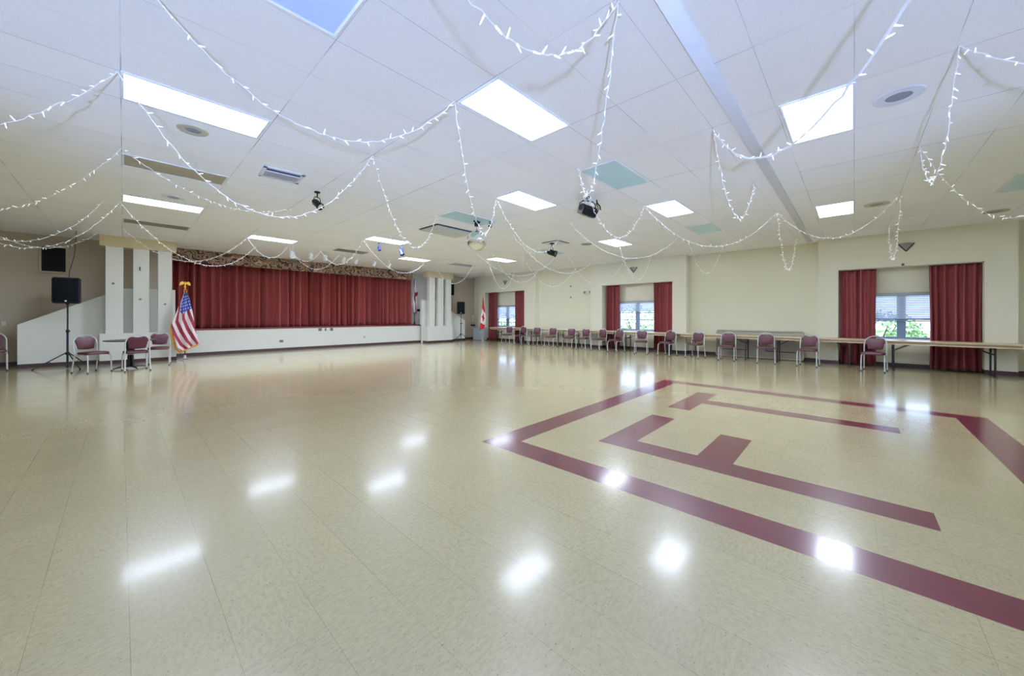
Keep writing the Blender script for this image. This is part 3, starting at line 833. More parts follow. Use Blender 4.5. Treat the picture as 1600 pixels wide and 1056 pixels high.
# ------------------------------------------------------------------ light strings
bmb = bmesh.new()
lathe(bmb, [(0, 0), (0.0055, 0), (0.0058, 0.018), (0.0045, 0.019), (0.0048, 0.034), (0.0025, 0.044), (0, 0.048)], 6)
bulb_mesh = bpy.data.meshes.new('bulb'); bmb.to_mesh(bulb_mesh); bmb.free(); bulb_mesh.materials.append(M['bulb'])
for p in bulb_mesh.polygons: p.use_smooth = True
ZT = HC - 0.02
def light_string(a, b_, sag, label, seed, za=ZT, zb=ZT, spacing=0.105, thick=1.0):
    rnd = random.Random(seed)
    e = empty('light_string', (a[0], a[1], za), 0, label, 'light string', 'white light strings looped under the ceiling')
    n = 54
    A = Vector((a[0], a[1], za)); B = Vector((b_[0], b_[1], zb))
    pts = []
    for i in range(n + 1):
        t_ = i / n
        p = A.lerp(B, t_); p.z -= 4 * sag * t_ * (1 - t_)
        if 0 < i < n: p += Vector((rnd.gauss(0, 0.005), rnd.gauss(0, 0.005), rnd.gauss(0, 0.005)))
        pts.append(p - A)
    bm = bmesh.new(); tube(bm, pts, 0.0042 * thick, 4, 0)
    # hook loops at both ends
    for q in (pts[0], pts[-1]): tube(bm, [q + Vector((0, 0, 0.02)), q + Vector((0.008, 0, 0.004)), q], 0.0035, 4)
    link_mesh('wire', bm, M['string_white'], e, smooth=False)
    dist = 0.0; nxt = spacing * rnd.uniform(0.3, 1); acc = []
    for p, q in zip(pts, pts[1:]):
        seg = (q - p).length
        while nxt < dist + seg:
            acc.append((p.lerp(q, (nxt - dist) / seg), (q - p).normalized())); nxt += spacing * rnd.uniform(0.6, 1.4)
        dist += seg
    for pos, d in acc[:100]:
        o = bpy.data.objects.new('bulb', bulb_mesh); COL.objects.link(o); o.parent = e
        rv = Vector((rnd.uniform(-1, 1), rnd.uniform(-1, 1), rnd.uniform(-0.9, 0.9)))
        rv = (rv - rv.dot(d) * d).normalized(); dirv = (rv + d * rnd.uniform(0.1, 1.2)).normalized()
        o.location = pos; o.rotation_mode = 'QUATERNION'; o.rotation_quaternion = dirv.to_track_quat('Z', 'Y')
    return e
# (hook, hook, sag, label)
ST = [((-0.04, 4.92), (-2.4, 6.8), 0.66, 'light string leaving the picture at upper left, starting beside the nearest left lit panel'),
 ((-0.04, 4.92), (2.37, 4.89), 1.08, 'longest light string, swooping from the nearest left lit panel past the small black lamp'),
 ((0.04, 3.40), (2.35, 3.03), 0.72, 'light string from the top left edge to the corner of the nearest central lit panel'),
 ((2.35, 3.03), (4.89, 5.01), 0.98, 'light string dropping from the nearest central lit panel down to the mirror ball'),
 ((0.15, 1.26), (2.39, 1.22), 0.86, 'light string hanging highest at top centre, with its shadow on the tiles'),
 ((2.39, 1.22), (4.76, 3.06), 0.80, 'light string dropping from the top edge to the large black floodlight'),
 ((4.89, 5.01), (8.73, 6.33), 0.64, 'light string from beside the mirror ball to the lamp under the ceiling hatch'),
 ((2.37, 4.89), (4.77, 6.78), 0.98, 'light string from the bare middle hook to the unlit panel above the mirror ball'),
 ((4.83, 10.57), (4.67, 13.41), 0.60, 'light string looping left of the lit panel with the two blue lamps, towards the valance'),
 ((4.83, 10.57), (8.81, 13.46), 0.66, 'light string looping from the two blue lamps across the right end of the stage valance'),
 ((-0.05, 10.58), (2.93, 14.11), 0.92, 'light string crossing in front of the left pillar header down to the left valance'),
 ((2.43, 12.66), (0.0, 13.8), 0.76, 'light string behind the left pillars running up to the lit panel over the valance'),
 ((2.43, 12.66), (3.66, 13.48), 0.46, 'short light string looping directly below the lit panel over the left valance'),
 ((3.77, 13.69), (5.36, 13.63), 0.62, 'lower of two light strings starting at the leftmost white spotlight'),
 ((3.77, 13.69), (4.67, 13.41), 0.40, 'upper, shorter of two light strings starting at the leftmost white spotlight'),
 ((-0.02, 7.14), (-2.4, 10.6), 0.72, 'light string leaving left from the hook by the unlit beige panel'),
 ((-0.02, 7.14), (2.4, 8.55), 0.36, 'light string passing across the unlit beige panel towards the small black lamp'),
 ((-0.05, 10.58), (-2.4, 12.0), 0.98, 'middle light string across the dark booth window at left'),
 ((-0.28, 10.77), (-2.4, 10.97), 0.92, 'upper light string above the dark booth window at left'),
 ((-0.46, 14.9), (-2.4, 13.4), 0.62, 'lowest light string along the foot of the dark booth window at left'),
 ((7.21, 3.10), (4.72, 3.06), 0.82, 'light string from the large black floodlight to the lit panel at its right'),
 ((7.21, 3.10), (9.53, 1.20), 0.78, 'wide light string passing below the unlit teal panel to the flat ceiling strip'),
 ((4.82, 1.23), (7.18, 1.21), 0.82, 'narrow deep light string hanging just left of the flat ceiling strip'),
 ((4.82, 1.23), (1.99, -0.64), 0.92, 'light string running over the lit panel as a dark line to the top edge'),
 ((4.70, -0.63), (7.16, -0.63), 0.76, 'narrow deep light string hanging right of the white round ceiling speaker'),
 ((4.70, -0.63), (2.7, -2.5), 0.86, 'light string leaving right at the top from the dark ceiling seam'),
 ((7.16, -0.63), (9.95, -2.5), 0.82, 'light string descending to the right edge above the nearest window'),
 ((9.61, -0.62), (9.53, 1.20), 0.68, 'light string over the far lit panel beside the flat strip, above the recessed wall corner'),
 ((9.61, -0.62), (13.13, -0.63), 0.98, 'narrow light string hanging left of the wall sconce of the nearest window'),
 ((9.53, 1.20), (13.2, 1.21), 1.06, 'narrow light string hanging against the bare wall beside the nearest window'),
 ((11.30, 3.54), (13.31, 3.13), 0.90, 'light string hanging at the wall corner right of the middle window'),
 ((10.37, 5.25), (13.3, 5.45), 1.0, 'light string passing in front of the wall sconce of the middle window'),
 ((10.74, 3.62), (7.25, 4.95), 0.72, 'light string sagging below the lit panel above the middle window'),
 ((12.29, 7.13), (7.25, 6.8), 0.82, 'light string sagging beyond the small lamp of the ceiling hatch, left of the middle window'),
 ((11.46, 8.50), (7.25, 8.7), 0.82, 'light string sagging over the far wall between corner and middle window'),
 ((8.91, 9.36), (13.2, 10.6), 0.86, 'light string running down to the corner window sconce'),
 ((11.49, 9.97), (13.46, 8.7), 0.98, 'light string hanging on the recessed wall beside the far corner window'),
 ((11.32, 7.75), (13.35, 6.5), 1.06, 'light string hanging at the wall corner left of the middle window'),
 ((10.05, 11.55), (9.65, 13.8), 0.84, 'light string beside the header of the right stage pillars'),
 ((9.82, 10.53), (13.2, 12.2), 1.02, 'light string hanging over the curtains of the far corner window')]
for k, (a, b_, s, lab) in enumerate(ST):
    light_string(a, b_, s, lab, 100 + k, spacing=0.105 if k < 30 else 0.13, thick=2.0 if k == 23 else (1.5 if k in (8, 9, 10, 11, 12, 13, 14) or k > 30 else 1.0))
e = empty('light_string', (5.95, 3.64, ZT), 0, 'short tangle of light string wound around the yoke of the large black floodlight', 'light string', 'white light strings looped under the ceiling')
pts_ = []
rnd_ = random.Random(5)
for k in range(46):
    a = k * 0.75
    pts_.append(Vector((0.13 * math.cos(a) * (0.6 + 0.4 * math.sin(k * 1.7)), 0.07 * math.sin(a), -0.02 - 0.15 * (0.5 + 0.5 * math.sin(k * 0.9)))))
bm = bmesh.new(); tube(bm, pts_, 0.0042, 4); link_mesh('wire', bm, M['string_white'], e, smooth=False)
for q in pts_[::3]:
    o = bpy.data.objects.new('bulb', bulb_mesh); COL.objects.link(o); o.parent = e; o.location = q
    o.rotation_mode = 'QUATERNION'; o.rotation_quaternion = Vector((rnd_.uniform(-1, 1), rnd_.uniform(-1, 1), rnd_.uniform(-1, 1))).normalized().to_track_quat('Z', 'Y')

# ------------------------------------------------------------------ chairs
def make_chair(frame_m):
    e = empty('banquet_chair')
    # seat
    t_ = bmesh.new()
    pts = []
    w, d = 0.215, 0.21
    n = 28
    for k in range(n):
        a = 2 * PI * k / n
        c, s = math.cos(a), math.sin(a)
        sx = math.copysign(abs(c) ** 0.42, c); sy = math.copysign(abs(s) ** 0.42, s)
        pts.append((w * sx * (1.0 if s < 0 else 0.94), d * sy - 0.005))
    def ring(sc, z): return [t_.verts.new((p[0] * sc, p[1] * sc, z)) for p in pts]
    rs = [ring(0.95, 0.425), ring(1.0, 0.435), ring(1.0, 0.462), ring(0.96, 0.478), ring(0.75, 0.487), ring(0.35, 0.492)]
    for A, B in zip(rs, rs[1:]):
        for k in range(n): t_.faces.new((A[k], A[(k + 1) % n], B[(k + 1) % n], B[k]))
    t_.faces.new(rs[0][::-1]); t_.faces.new(rs[-1])
    link_mesh('seat', t_, M['vinyl'], e)
    # back pad: rounded with a dip in the top edge and curved bottom
    out = []
    W, zb, zt = 0.178, 0.575, 0.835
    top = [(-W + 0.02, 0.0)]
    prof = []
    for i in range(9):    # left side up to shoulder
        a = PI - (PI / 2) * i / 8
        prof.append((-W + 0.085 + 0.085 * math.cos(a), 0.745 + 0.085 * math.sin(a)))
    for i in range(1, 8):
        x = -0.093 + 0.186 * i / 8
        prof.append((x, 0.83 - 0.017 * math.cos(PI * x / 0.186) ** 1))
    for i in range(9):
        a = PI / 2 - (PI / 2) * i / 8
        prof.append((W - 0.085 + 0.085 * math.cos(a), 0.745 + 0.085 * math.sin(a)))
    for i in range(1, 10):
        x = W - 2 * W * i / 10
        prof.append((x * 0.97, 0.556 - 0.022 * (1 - (x / W) ** 2)))
    t_ = bmesh.new()
    def yb(z): return 0.205 + (z - 0.47) * 0.16
    cx, cz = 0, 0.69
    def ring2(sc, off): 
        return [t_.verts.new((cx + (x - cx) * sc, yb(cz + (z - cz) * sc) + off - 0.02 * (1 - ((x * sc) / W) ** 2) * 0 , cz + (z - cz) * sc)) for x, z in prof]
    rr = [ring2(0.3, -0.030), ring2(0.82, -0.027), ring2(0.97, -0.017), ring2(1.0, -0.004), ring2(0.99, 0.010), ring2(0.9, 0.013), ring2(0.3, 0.013)]
    m_ = len(prof)
    for A, B in zip(rr, rr[1:]):
        for k in range(m_): t_.faces.new((A[k], A[(k + 1) % m_], B[(k + 1) % m_], B[k]))
    t_.faces.new(rr[0][::-1]); t_.faces.new(rr[-1])
    bmesh.ops.recalc_face_normals(t_, faces=list(t_.faces))
    link_mesh('backrest', t_, M['vinyl'], e)
    # arch
    W2 = 0.207
    pts = [(-W2, yb(0.40), 0.40), (-W2, yb(0.52), 0.52), (-W2, yb(0.66), 0.66)]
    for i in range(0, 17):
        a = PI - PI * i / 16
        x = W2 * math.cos(a); z = 0.672 + 0.205 * math.sin(a)
        pts.append((x * (1 + 0.02 * math.sin(a)), yb(z), z))
    pts += [(W2, yb(0.66), 0.66), (W2, yb(0.52), 0.52), (W2, yb(0.40), 0.40)]
    t_ = bmesh.new(); tube(t_, pts, 0.0125, 8); link_mesh('back_frame', t_, frame_m, e)
    # seat rails
    t_ = bmesh.new()
    for s in (-1, 1): tube(t_, [(s * 0.205, 0.20, 0.415), (s * 0.205, -0.165, 0.415)], 0.011, 6)
    tube(t_, [(-0.205, 0.12, 0.405), (0.205, 0.12, 0.405)], 0.009, 6)
    link_mesh('seat_frame', t_, frame_m, e)
    # front legs
    for s in (-1, 1):
        t_ = bmesh.new()
        tube(t_, [(s * 0.19, -0.12, 0.417), (s * 0.2, -0.165, 0.412), (s * 0.207, -0.195, 0.392), (s * 0.209, -0.205, 0.36), (s * 0.213, -0.215, 0.02)], 0.0125, 8)
        lg = link_mesh('leg', t_, frame_m, e)
        t_ = bmesh.new(); lathe(t_, [(0, 0), (0.015, 0), (0.016, 0.02), (0.014, 0.03), (0, 0.03)], 10, 0, (s * 0.213, -0.215, 0)); link_mesh('foot_cap', t_, M['rubber'], lg)
    for s in (-1, 1):
        t_ = bmesh.new()
        tube(t_, [(s * 0.207, 0.195, 0.43), (s * 0.209, 0.21, 0.36), (s * 0.215, 0.275, 0.02)], 0.0125, 8)
        lg = link_mesh('leg', t_, frame_m, e)
        t_ = bmesh.new(); lathe(t_, [(0, 0), (0.015, 0), (0.016, 0.02), (0.014, 0.03), (0, 0.03)], 10, 0, (s * 0.215, 0.276, 0)); link_mesh('foot_cap', t_, M['rubber'], lg)
    return e
protoA = make_chair(M['silver'])
first = [True]
def place_chair(x, y, rz, label, group, sc=1.0):
    o = protoA if first[0] else copy_tree(protoA)
    first[0] = False
    o.location = (x, y, 0); o.rotation_euler = (0, 0, R(rz)); o.scale = (sc, sc, sc)
    tag(o, label, 'chair', group)
G1 = 'burgundy chairs lined up in front of the tables by the windows'
row = [(13.04, -0.375, -90 - 8, 'burgundy chair standing alone in front of the nearest window'),
       (13.07, 0.93, -90 - 4, 'burgundy chair at the wall corner, between folded table and nearest window'),
       (13.06, 1.90, -90 + 8, 'burgundy chair in front of the middle of the leaning folded table'),
       (13.07, 2.92, -90 + 5, 'burgundy chair at the stage end of the leaning folded table'),
       (13.05, 3.87, -90 - 10, 'burgundy chair before bare wall, between folded table and middle window'),
       (13.04, 4.78, -90 - 11, 'burgundy chair in front of the middle window curtain that is farther from the stage'),
       (13.02, 5.70, -90 + 18, 'burgundy chair in the centre of the middle window, its seat turned sideways'),
       (13.03, 6.72, -90 - 12, 'burgundy chair at the stage side of the middle window glass, white gap under its back'),
       (13.05, 7.46, -90 - 10, 'burgundy chair in front of the stage-side curtain of the middle window'),
       (13.07, 8.20, -90 + 3, 'burgundy chair at the wall corner below the emergency light'),
       (13.05, 8.88, -90 + 10, 'burgundy chair next to the one below the emergency light, on its stage side'),
       (13.03, 9.85, -90 + 13, 'burgundy chair halfway between the middle and corner windows'),
       (13.02, 10.75, -90 + 15, 'burgundy chair nearest to the black crossed table leg before the corner window'),
       (13.06, 11.68, -90 + 5, 'burgundy chair second from the stage end of the row, by the corner window curtain'),
       (13.0, 12.5, -90 + 18, 'burgundy chair at the stage end of the row, before the corner window glass')]
for x, y, rz, lab in row: place_chair(x, y, rz, lab, G1)
G2 = 'burgundy chairs around the round table and by the left wall'
place_chair(-0.50, 13.42, 32, 'burgundy chair left of the round table, turned towards the speaker stand side', G2, 1.03)
place_chair(0.22, 13.12, 186, 'burgundy chair seen from behind, pushed up to the round table', G2, 1.03)
place_chair(0.68, 14.10, -6, 'burgundy chair behind the round table, against the white pillar base', G2, 1.03)
place_chair(-2.22, 15.45, 8, 'burgundy chair cut off by the left edge of the picture', G2, 1.08)

# ------------------------------------------------------------------ long tables
def make_table():
    e = empty('folding_table')
    Lh, Wd = 1.21, 0.33     # half length along Y, half width along X
    bm = bmesh.new(); box(bm, -Wd, Wd, -Lh, Lh, 0.742, 0.77, 0.008, 2); link_mesh('tabletop', bm, M['laminate'], e)
    bm = bmesh.new()
    for s in (-1, 1): box(bm, s * (Wd - 0.035) - 0.012, s * (Wd - 0.035) + 0.012, -Lh + 0.06, Lh - 0.06, 0.69, 0.742)
    for s in (-1, 1): box(bm, -Wd + 0.04, Wd - 0.04, s * (Lh - 0.07) - 0.012, s * (Lh - 0.07) + 0.012, 0.69, 0.742)
    link_mesh('shaded_apron', bm, M['shaded_apron'], e, smooth=False)  # darker brown stands in for the shade under the tabletop edge
    bm = bmesh.new()
    for s in (-1, 1): box(bm, s * (Wd - 0.035) - 0.018, s * (Wd - 0.035) + 0.018, -Lh + 0.05, Lh - 0.05, 0.672, 0.69, 0.004)
    link_mesh('rail', bm, M['edge'], e)
    for s in (-1, 1):
        yy = s * 0.80
        bm = bmesh.new()
        for xx in (-0.2, 0.2): box(bm, xx - 0.016, xx + 0.016, yy - 0.016, yy + 0.016, 0.04, 0.70, 0.004)
        box(bm, -0.2, 0.2, yy - 0.01, yy + 0.01, 0.63, 0.655); box(bm, -0.2, 0.2, yy - 0.01, yy + 0.01, 0.50, 0.53)
        for xx in (-0.2, 0.2):
            box(bm, xx - 0.11, xx + 0.07, yy - 0.018, yy + 0.018, 0.012, 0.042, 0.006)
            box(bm, xx - 0.108, xx - 0.085, yy - 0.016, yy + 0.016, 0.0, 0.02)
            box(bm, xx + 0.045, xx + 0.068, yy - 0.016, yy + 0.016, 0.0, 0.02)
        lg = link_mesh('leg', bm, M['blackmetal'], e)
        for xx in (-0.15, 0.15):
            bm = bmesh.new(); tube(bm, [(xx, yy, 0.50), (xx, yy - s * 0.34, 0.70)], 0.011, 6)
            link_mesh('brace', bm, M['blackmetal'], lg)
    return e
tp = make_table()
tl = [(-3.99, 'long tan folding table cut off by the right edge of the picture'),
      (-1.55, 'long tan folding table in front of the broad curtain of the nearest window'),
      (0.885, 'long tan folding table between the nearest window and the leaning folded table'),
      (3.32, 'long tan folding table in front of the stage half of the leaning folded table'),
      (5.76, 'long tan folding table below the middle window'),
      (8.20, 'long tan folding table reaching from the middle window to under the emergency light'),
      (10.64, 'long tan folding table along the bare wall before the corner window'),
      (13.08, 'long tan folding table at the stage end of the row, below the corner window')]
for k, (y, lab) in enumerate(tl):
    o = tp if k == 0 else copy_tree(tp)
    o.location = (13.775, y, 0)
    tag(o, lab, 'table', 'long folding tables in a row by the windows')
# folded table leaning on its long edge against the wall
e = empty('folded_table', (14.33, 2.33, 0), 0, 'folded banquet table stood on its long edge against the wall behind four chairs', 'table')
mt = Matrix.Rotation(R(5), 4, 'Y')
def rpoly(hy, z0, z1, r, n=6):
    out = []
    for cy_, cz_, a0 in ((hy - r, z0 + r, -PI / 2), (hy - r, z1 - r, 0), (-hy + r, z1 - r, PI / 2), (-hy + r, z0 + r, PI)):
        for i_ in range(n + 1):
            a = a0 + PI / 2 * i_ / n; out.append((cy_ + r * math.cos(a), cz_ + r * math.sin(a)))
    return out
t_ = bmesh.new(); prism(t_, rpoly(1.22, 0.0, 0.915, 0.07), 'x', -0.03, 0.0)
bm = bmesh.new(); merge(bm, t_, 0, mt); link_mesh('tabletop', bm, M['ribbed'], e)
t_ = bmesh.new()
rim_ = [Vector((-0.045, y_, z_)) for y_, z_ in rpoly(1.20, 0.025, 0.895, 0.06)]
tube(t_, rim_, 0.024, 8, closed=True)
box(t_, -0.05, -0.028, -1.2, 1.2, 0.78, 0.80)
bm = bmesh.new(); merge(bm, t_, 0, mt); link_mesh('rim', bm, mat('pale_table_rim', srgb(176, 166, 146), 0.4), e)
t_ = bmesh.new()
for k in range(40):
    y = -1.16 + k * 2.32 / 39; box(t_, -0.036, -0.028, y - 0.012, y + 0.012, 0.03, 0.77)
bm = bmesh.new(); merge(bm, t_, 0, mt); link_mesh('ribs', bm, M['ribbed'], e, smooth=False)
t_ = bmesh.new()
for s in (-1, 1):
    for z in (0.25, 0.62): tube(t_, [(-0.045, s * 0.25, z), (-0.045, s * 1.0, z)], 0.012, 6)
    tube(t_, [(-0.045, s * 0.25, 0.25), (-0.045, s * 0.25, 0.62)], 0.012, 6)
bm = bmesh.new(); merge(bm, t_, 0, mt); link_mesh('folded_legs', bm, M['blackmetal'], e)

# round table
e = empty('round_table', (0.13, 13.66, 0), 0, 'dark round pedestal table in front of the left stage pillars', 'table')
bm = bmesh.new(); lathe(bm, [(0, 0.715), (0.44, 0.715), (0.485, 0.722), (0.49, 0.735), (0.485, 0.745), (0, 0.745)], 48); link_mesh('tabletop', bm, M['tabledark'], e)
bm = bmesh.new()
for a in range(4):
    A = R(45 + 90 * a); c, s = math.cos(A), math.sin(A)
    prism_pts = [(0.0, 0.06), (0.075, 0.06), (0.06, 0.35), (0.13, 0.715), (0.0, 0.715)]
    t_ = bmesh.new(); prism(t_, prism_pts, 'y', -0.02, 0.02); merge(bm, t_, 0, Matrix.Rotation(A, 4, 'Z'))
link_mesh('pedestal', bm, M['blackmetal'], e, smooth=False)
bm = bmesh.new()
for a in range(4):
    A = R(20 + 90 * a)
    t_ = bmesh.new(); tube(t_, [(0.0, 0, 0.065), (0.12, 0, 0.065), (0.26, 0, 0.045), (0.34, 0, 0.015)], [0.03, 0.026, 0.02, 0.014], 8); merge(bm, t_, 0, Matrix.Rotation(A, 4, 'Z'))
link_mesh('base', bm, M['blackmetal'], e)

# ------------------------------------------------------------------ loudspeakers on stands
def speaker_on_stand(x, y, yaw, z0, hgt, wd, leg_yaw, lab1, lab2, bot):
    e = empty('speaker_stand', (x, y, 0), leg_yaw, lab1, 'speaker stand', 'tripod speaker stands')
    bm = bmesh.new(); tube(bm, [(0, 0, 0.02), (0, 0, 0.95)], 0.021, 12); link_mesh('lower_pole', bm, M['blackmetal'], e)
    bm = bmesh.new(); tube(bm, [(0, 0, 0.9), (0, 0, z0 + 0.01)], 0.0165, 12); link_mesh('upper_pole', bm, M['blackmetal'], e)
    bm = bmesh.new(); lathe(bm, [(0.0, 0.93), (0.03, 0.93), (0.032, 1.0), (0.0, 1.0)], 14); link_mesh('collar', bm, M['black'], e)
    bm = bmesh.new(); tube(bm, [(0.02, 0, 0.965), (0.10, 0, 0.965)], [0.008, 0.014], 8); link_mesh('knob', bm, M['black'], e)
    bm = bmesh.new(); lathe(bm, [(0, 0.36), (0.038, 0.36), (0.04, 0.42), (0.0, 0.43)], 14); link_mesh('leg_collar', bm, M['black'], e)
    for k in range(3):
        A = R(120 * k); c, s = math.cos(A), math.sin(A)
        bm = bmesh.new()
        tube(bm, [(c * 0.035, s * 0.035, 0.40), (c * 0.56, s * 0.56, 0.015)], 0.0125, 8)
        lg = link_mesh('leg', bm, M['blackmetal'], e)
        bm = bmesh.new(); tube(bm, [(c * 0.02, s * 0.02, 0.06), (c * 0.32, s * 0.32, 0.19)], 0.007, 6); link_mesh('brace', bm, M['blackmetal'], lg)
        bm = bmesh.new(); lathe(bm, [(0, 0), (0.018, 0), (0.018, 0.03), (0, 0.03)], 10, 0, (c * 0.56, s * 0.56, 0)); link_mesh('rubber_foot', bm, M['rubber'], lg)
    e = empty('loudspeaker', (x, y, z0), yaw, lab2, 'loudspeaker', 'loudspeakers on tripod stands')
    w = wd / 2
    bm = bmesh.new()
    t_ = bmesh.new()
    prism(t_, [(-w, -0.17), (w, -0.17), (w, 0.0), (w * 0.62, 0.19), (-w * 0.62, 0.19), (-w, 0.0)], 'z', 0.0, hgt)
    bmesh.ops.bevel(t_, geom=list(t_.edges), offset=0.022, segments=3, affect='EDGES')
    merge(bm, t_, 0)
    link_mesh('cabinet', bm, M['black'], e)
    bm = bmesh.new()
    t_ = bmesh.new(); box(t_, -w + 0.025, w - 0.025, -0.186, -0.165, 0.035, hgt - 0.03, 0.01, 2); merge(bm, t_, 0)
    link_mesh('grille', bm, M['grille'], e)
    bm = bmesh.new(); lathe(bm, [(0, 0), (0.02, 0), (0.02, 0.006), (0, 0.008)], 16)
    o = link_mesh('badge', bm, M['string_white'], e, loc=(0, -0.186, 0.06), rot=(R(90), 0, 0))
    bm = bmesh.new(); lathe(bm, [(0, -0.03), (0.03, -0.03), (0.03, 0.0), (0, 0.0)], 14); link_mesh('pole_cup', bm, M['black'], e)
speaker_on_stand(-0.985, 14.82, R(-6), 1.68, 0.66, 0.47, R(-65), 'black tripod stand holding the loudspeaker at left, before the sloping parapet', 'black loudspeaker on a tall stand at left, left of the stage pillars', 0)
speaker_on_stand(12.45, 15.45, R(-40), 1.47, 0.66, 0.42, R(-30), 'black tripod stand holding the loudspeaker right of the stage', 'black loudspeaker on a stand right of the stage, near the corner window', 0)
# cable from ceiling to the left speaker
bm = bmesh.new(); tube(bm, [(-0.86, 15.1, HC), (-0.87, 15.12, 3.3), (-0.90, 15.1, 2.9), (-0.97, 15.08, 2.55), (-0.99, 15.08, 2.2), (-0.99, 15.06, 1.85)], 0.007, 6)
tag(link_mesh('speaker_cable', bm, M['rubber']), 'thin dark cable dropping from the ceiling to the left loudspeaker', 'cable')

# ------------------------------------------------------------------ booth windows in the back wall
def booth_window(x0, x1, z0, z1, label):
    e = empty('booth_window', ((x0 + x1) / 2, YB, z0), 0, label, 'window', 'dark windows high in the back wall')
    w = (x1 - x0) / 2; h = z1 - z0; f = 0.05
    bm = bmesh.new()
    for a, b_, c_, d_ in ((-w - f, w + f, -f, 0), (-w - f, w + f, h, h + f), (-w - f, -w, 0, h), (w, w + f, 0, h)): box(bm, a, b_, -0.035, 0, c_, d_, 0.004, 1)
    link_mesh('frame', bm, M['wall_taupe'], e)
    bm = bmesh.new(); box(bm, -w, w, -0.012, -0.004, 0, h); link_mesh('pane', bm, M['darkglass'], e, smooth=False)
booth_window(-1.57, -1.14, 2.62, 3.30, 'dark square booth window high on the wall left of the stage')
booth_window(12.30, 12.88, 2.55, 3.20, 'dark booth window high on the wall right of the stage pillars')

# ------------------------------------------------------------------ flags
def eagle(parent, z):
    bm = bmesh.new()
    lathe(bm, [(0, 0), (0.02, 0.0), (0.03, 0.02), (0.012, 0.04), (0.022, 0.06), (0.01, 0.075), (0, 0.075)], 12, 0, (0, 0, z))
    lathe(bm, [(0, 0.07), (0.018, 0.075), (0.026, 0.11), (0.02, 0.16), (0.012, 0.18), (0.016, 0.195), (0.008, 0.21), (0, 0.212)], 12, 0, (0, 0, z))
    for s in (-1, 1):
        prism(bm, [(s * 0.008, z + 0.15), (s * 0.04, z + 0.19), (s * 0.08, z + 0.20), (s * 0.115, z + 0.17), (s * 0.13, z + 0.11), (s * 0.125, z + 0.07), (s * 0.10, z + 0.105), (s * 0.095, z + 0.075), (s * 0.07, z + 0.115), (s * 0.06, z + 0.09), (s * 0.035, z + 0.13), (s * 0.008, z + 0.10)], 'y', -0.012, 0.012)
    prism(bm, [(-0.02, z + 0.08), (0.02, z + 0.08), (0.03, z + 0.02), (-0.03, z + 0.02)], 'y', 0.0, 0.012)
    link_mesh('eagle_finial', bm, M['gold'], parent)

def draped(bm, L, Rr, nu, nv, colfn, folds, dep, y0=-0.03):
    """cloth between a left outline L and a right outline R (lists of (x,z)), folded in depth"""
    def at(P, t_):
        # arc length independent: piecewise on index
        f = t_ * (len(P) - 1); i = min(int(f), len(P) - 2); g = f - i
        return (P[i][0] * (1 - g) + P[i + 1][0] * g, P[i][1] * (1 - g) + P[i + 1][1] * g)
    G = []
    for j in range(nv + 1):
        v_ = j / nv; a = at(L, v_); b_ = at(Rr, v_); row = []
        for i in range(nu + 1):
            u = i / nu
            x = a[0] * (1 - u) + b_[0] * u; z = a[1] * (1 - u) + b_[1] * u
            y = y0 - dep * (0.25 + 0.75 * v_) * (0.5 + 0.5 * math.sin(folds * 2 * PI * u + 1.2 * v_)) 
            row.append(bm.verts.new((x, y, z)))
        G.append(row)
    for j in range(nv):
        for i in range(nu):
            f = bm.faces.new((G[j][i], G[j + 1][i], G[j + 1][i + 1], G[j][i + 1]))
            f.material_index = colfn((i + .5) / nu, (j + .5) / nv)
            f.smooth = True

def us_colour(u, v_):
    # canton in the upper part, stripes running down and across below it
    if v_ < 0.40 - 0.10 * abs(u - 0.45) and u > 0.18 - 0.35 * max(0, 0.22 - v_) + (v_ - 0.28) * (1.1 if v_ > 0.28 else 0):
        a = (u * 6.2 + v_ * 4.0); b_ = v_ * 17
        k = int(b_)
        if v_ > 0.05 and (abs((a + 0.5 * (k % 2)) % 1.0 - 0.5) < 0.17) and abs(b_ % 1.0 - 0.5) < 0.27: return 0
        return 2
    s = u * 5.4 - v_ * 3.7 + 8.05
    return 0 if int(s * 1.0 * 1.25) % 2 == 0 else 1

def flag_base(e, m, r=0.15):
    bm = bmesh.new(); lathe(bm, [(0, 0), (r, 0), (r * 1.0, 0.015), (r * 0.72, 0.03), (r * 0.35, 0.05), (0.035, 0.09), (0.028, 0.15), (0, 0.15)], 28)
    link_mesh('base', bm, m, e)

e = empty('flag_on_pole', (1.305, 15.08, 0), R(4), 'American flag with gold fringe on an eagle-topped pole beside the stage', 'flag')
flag_base(e, M['chrome'], 0.15)
bm = bmesh.new(); tube(bm, [(0, 0, 0.05), (0, 0, 2.22)], 0.015, 10); link_mesh('pole', bm, M['blackmetal'], e)
eagle(e, 2.22)
bm = bmesh.new()
Lo = [(-0.02, 2.08), (-0.13, 1.76), (-0.20, 1.50), (-0.33, 1.12), (-0.28, 0.78), (-0.19, 0.42), (-0.11, 0.28)]
Ro = [(0.03, 2.08), (0.10, 1.90), (0.15, 1.62), (0.19, 1.36), (0.22, 1.05), (0.28, 0.76), (0.33, 0.50)]
draped(bm, Lo, Ro, 110, 210, us_colour, 2.5, 0.10)
o = link_mesh('cloth', bm, [M['flag_white'], M['flag_red'], M['flag_blue']], e, smooth=True, angle=180)
md = o.modifiers.new('t', 'SOLIDIFY'); md.thickness = 0.003
bm = bmesh.new()
Lf = [(-0.33, 1.11), (-0.28, 0.77), (-0.20, 0.41), (-0.11, 0.27), (0.05, 0.37), (0.20, 0.44), (0.33, 0.49)]
prev = None
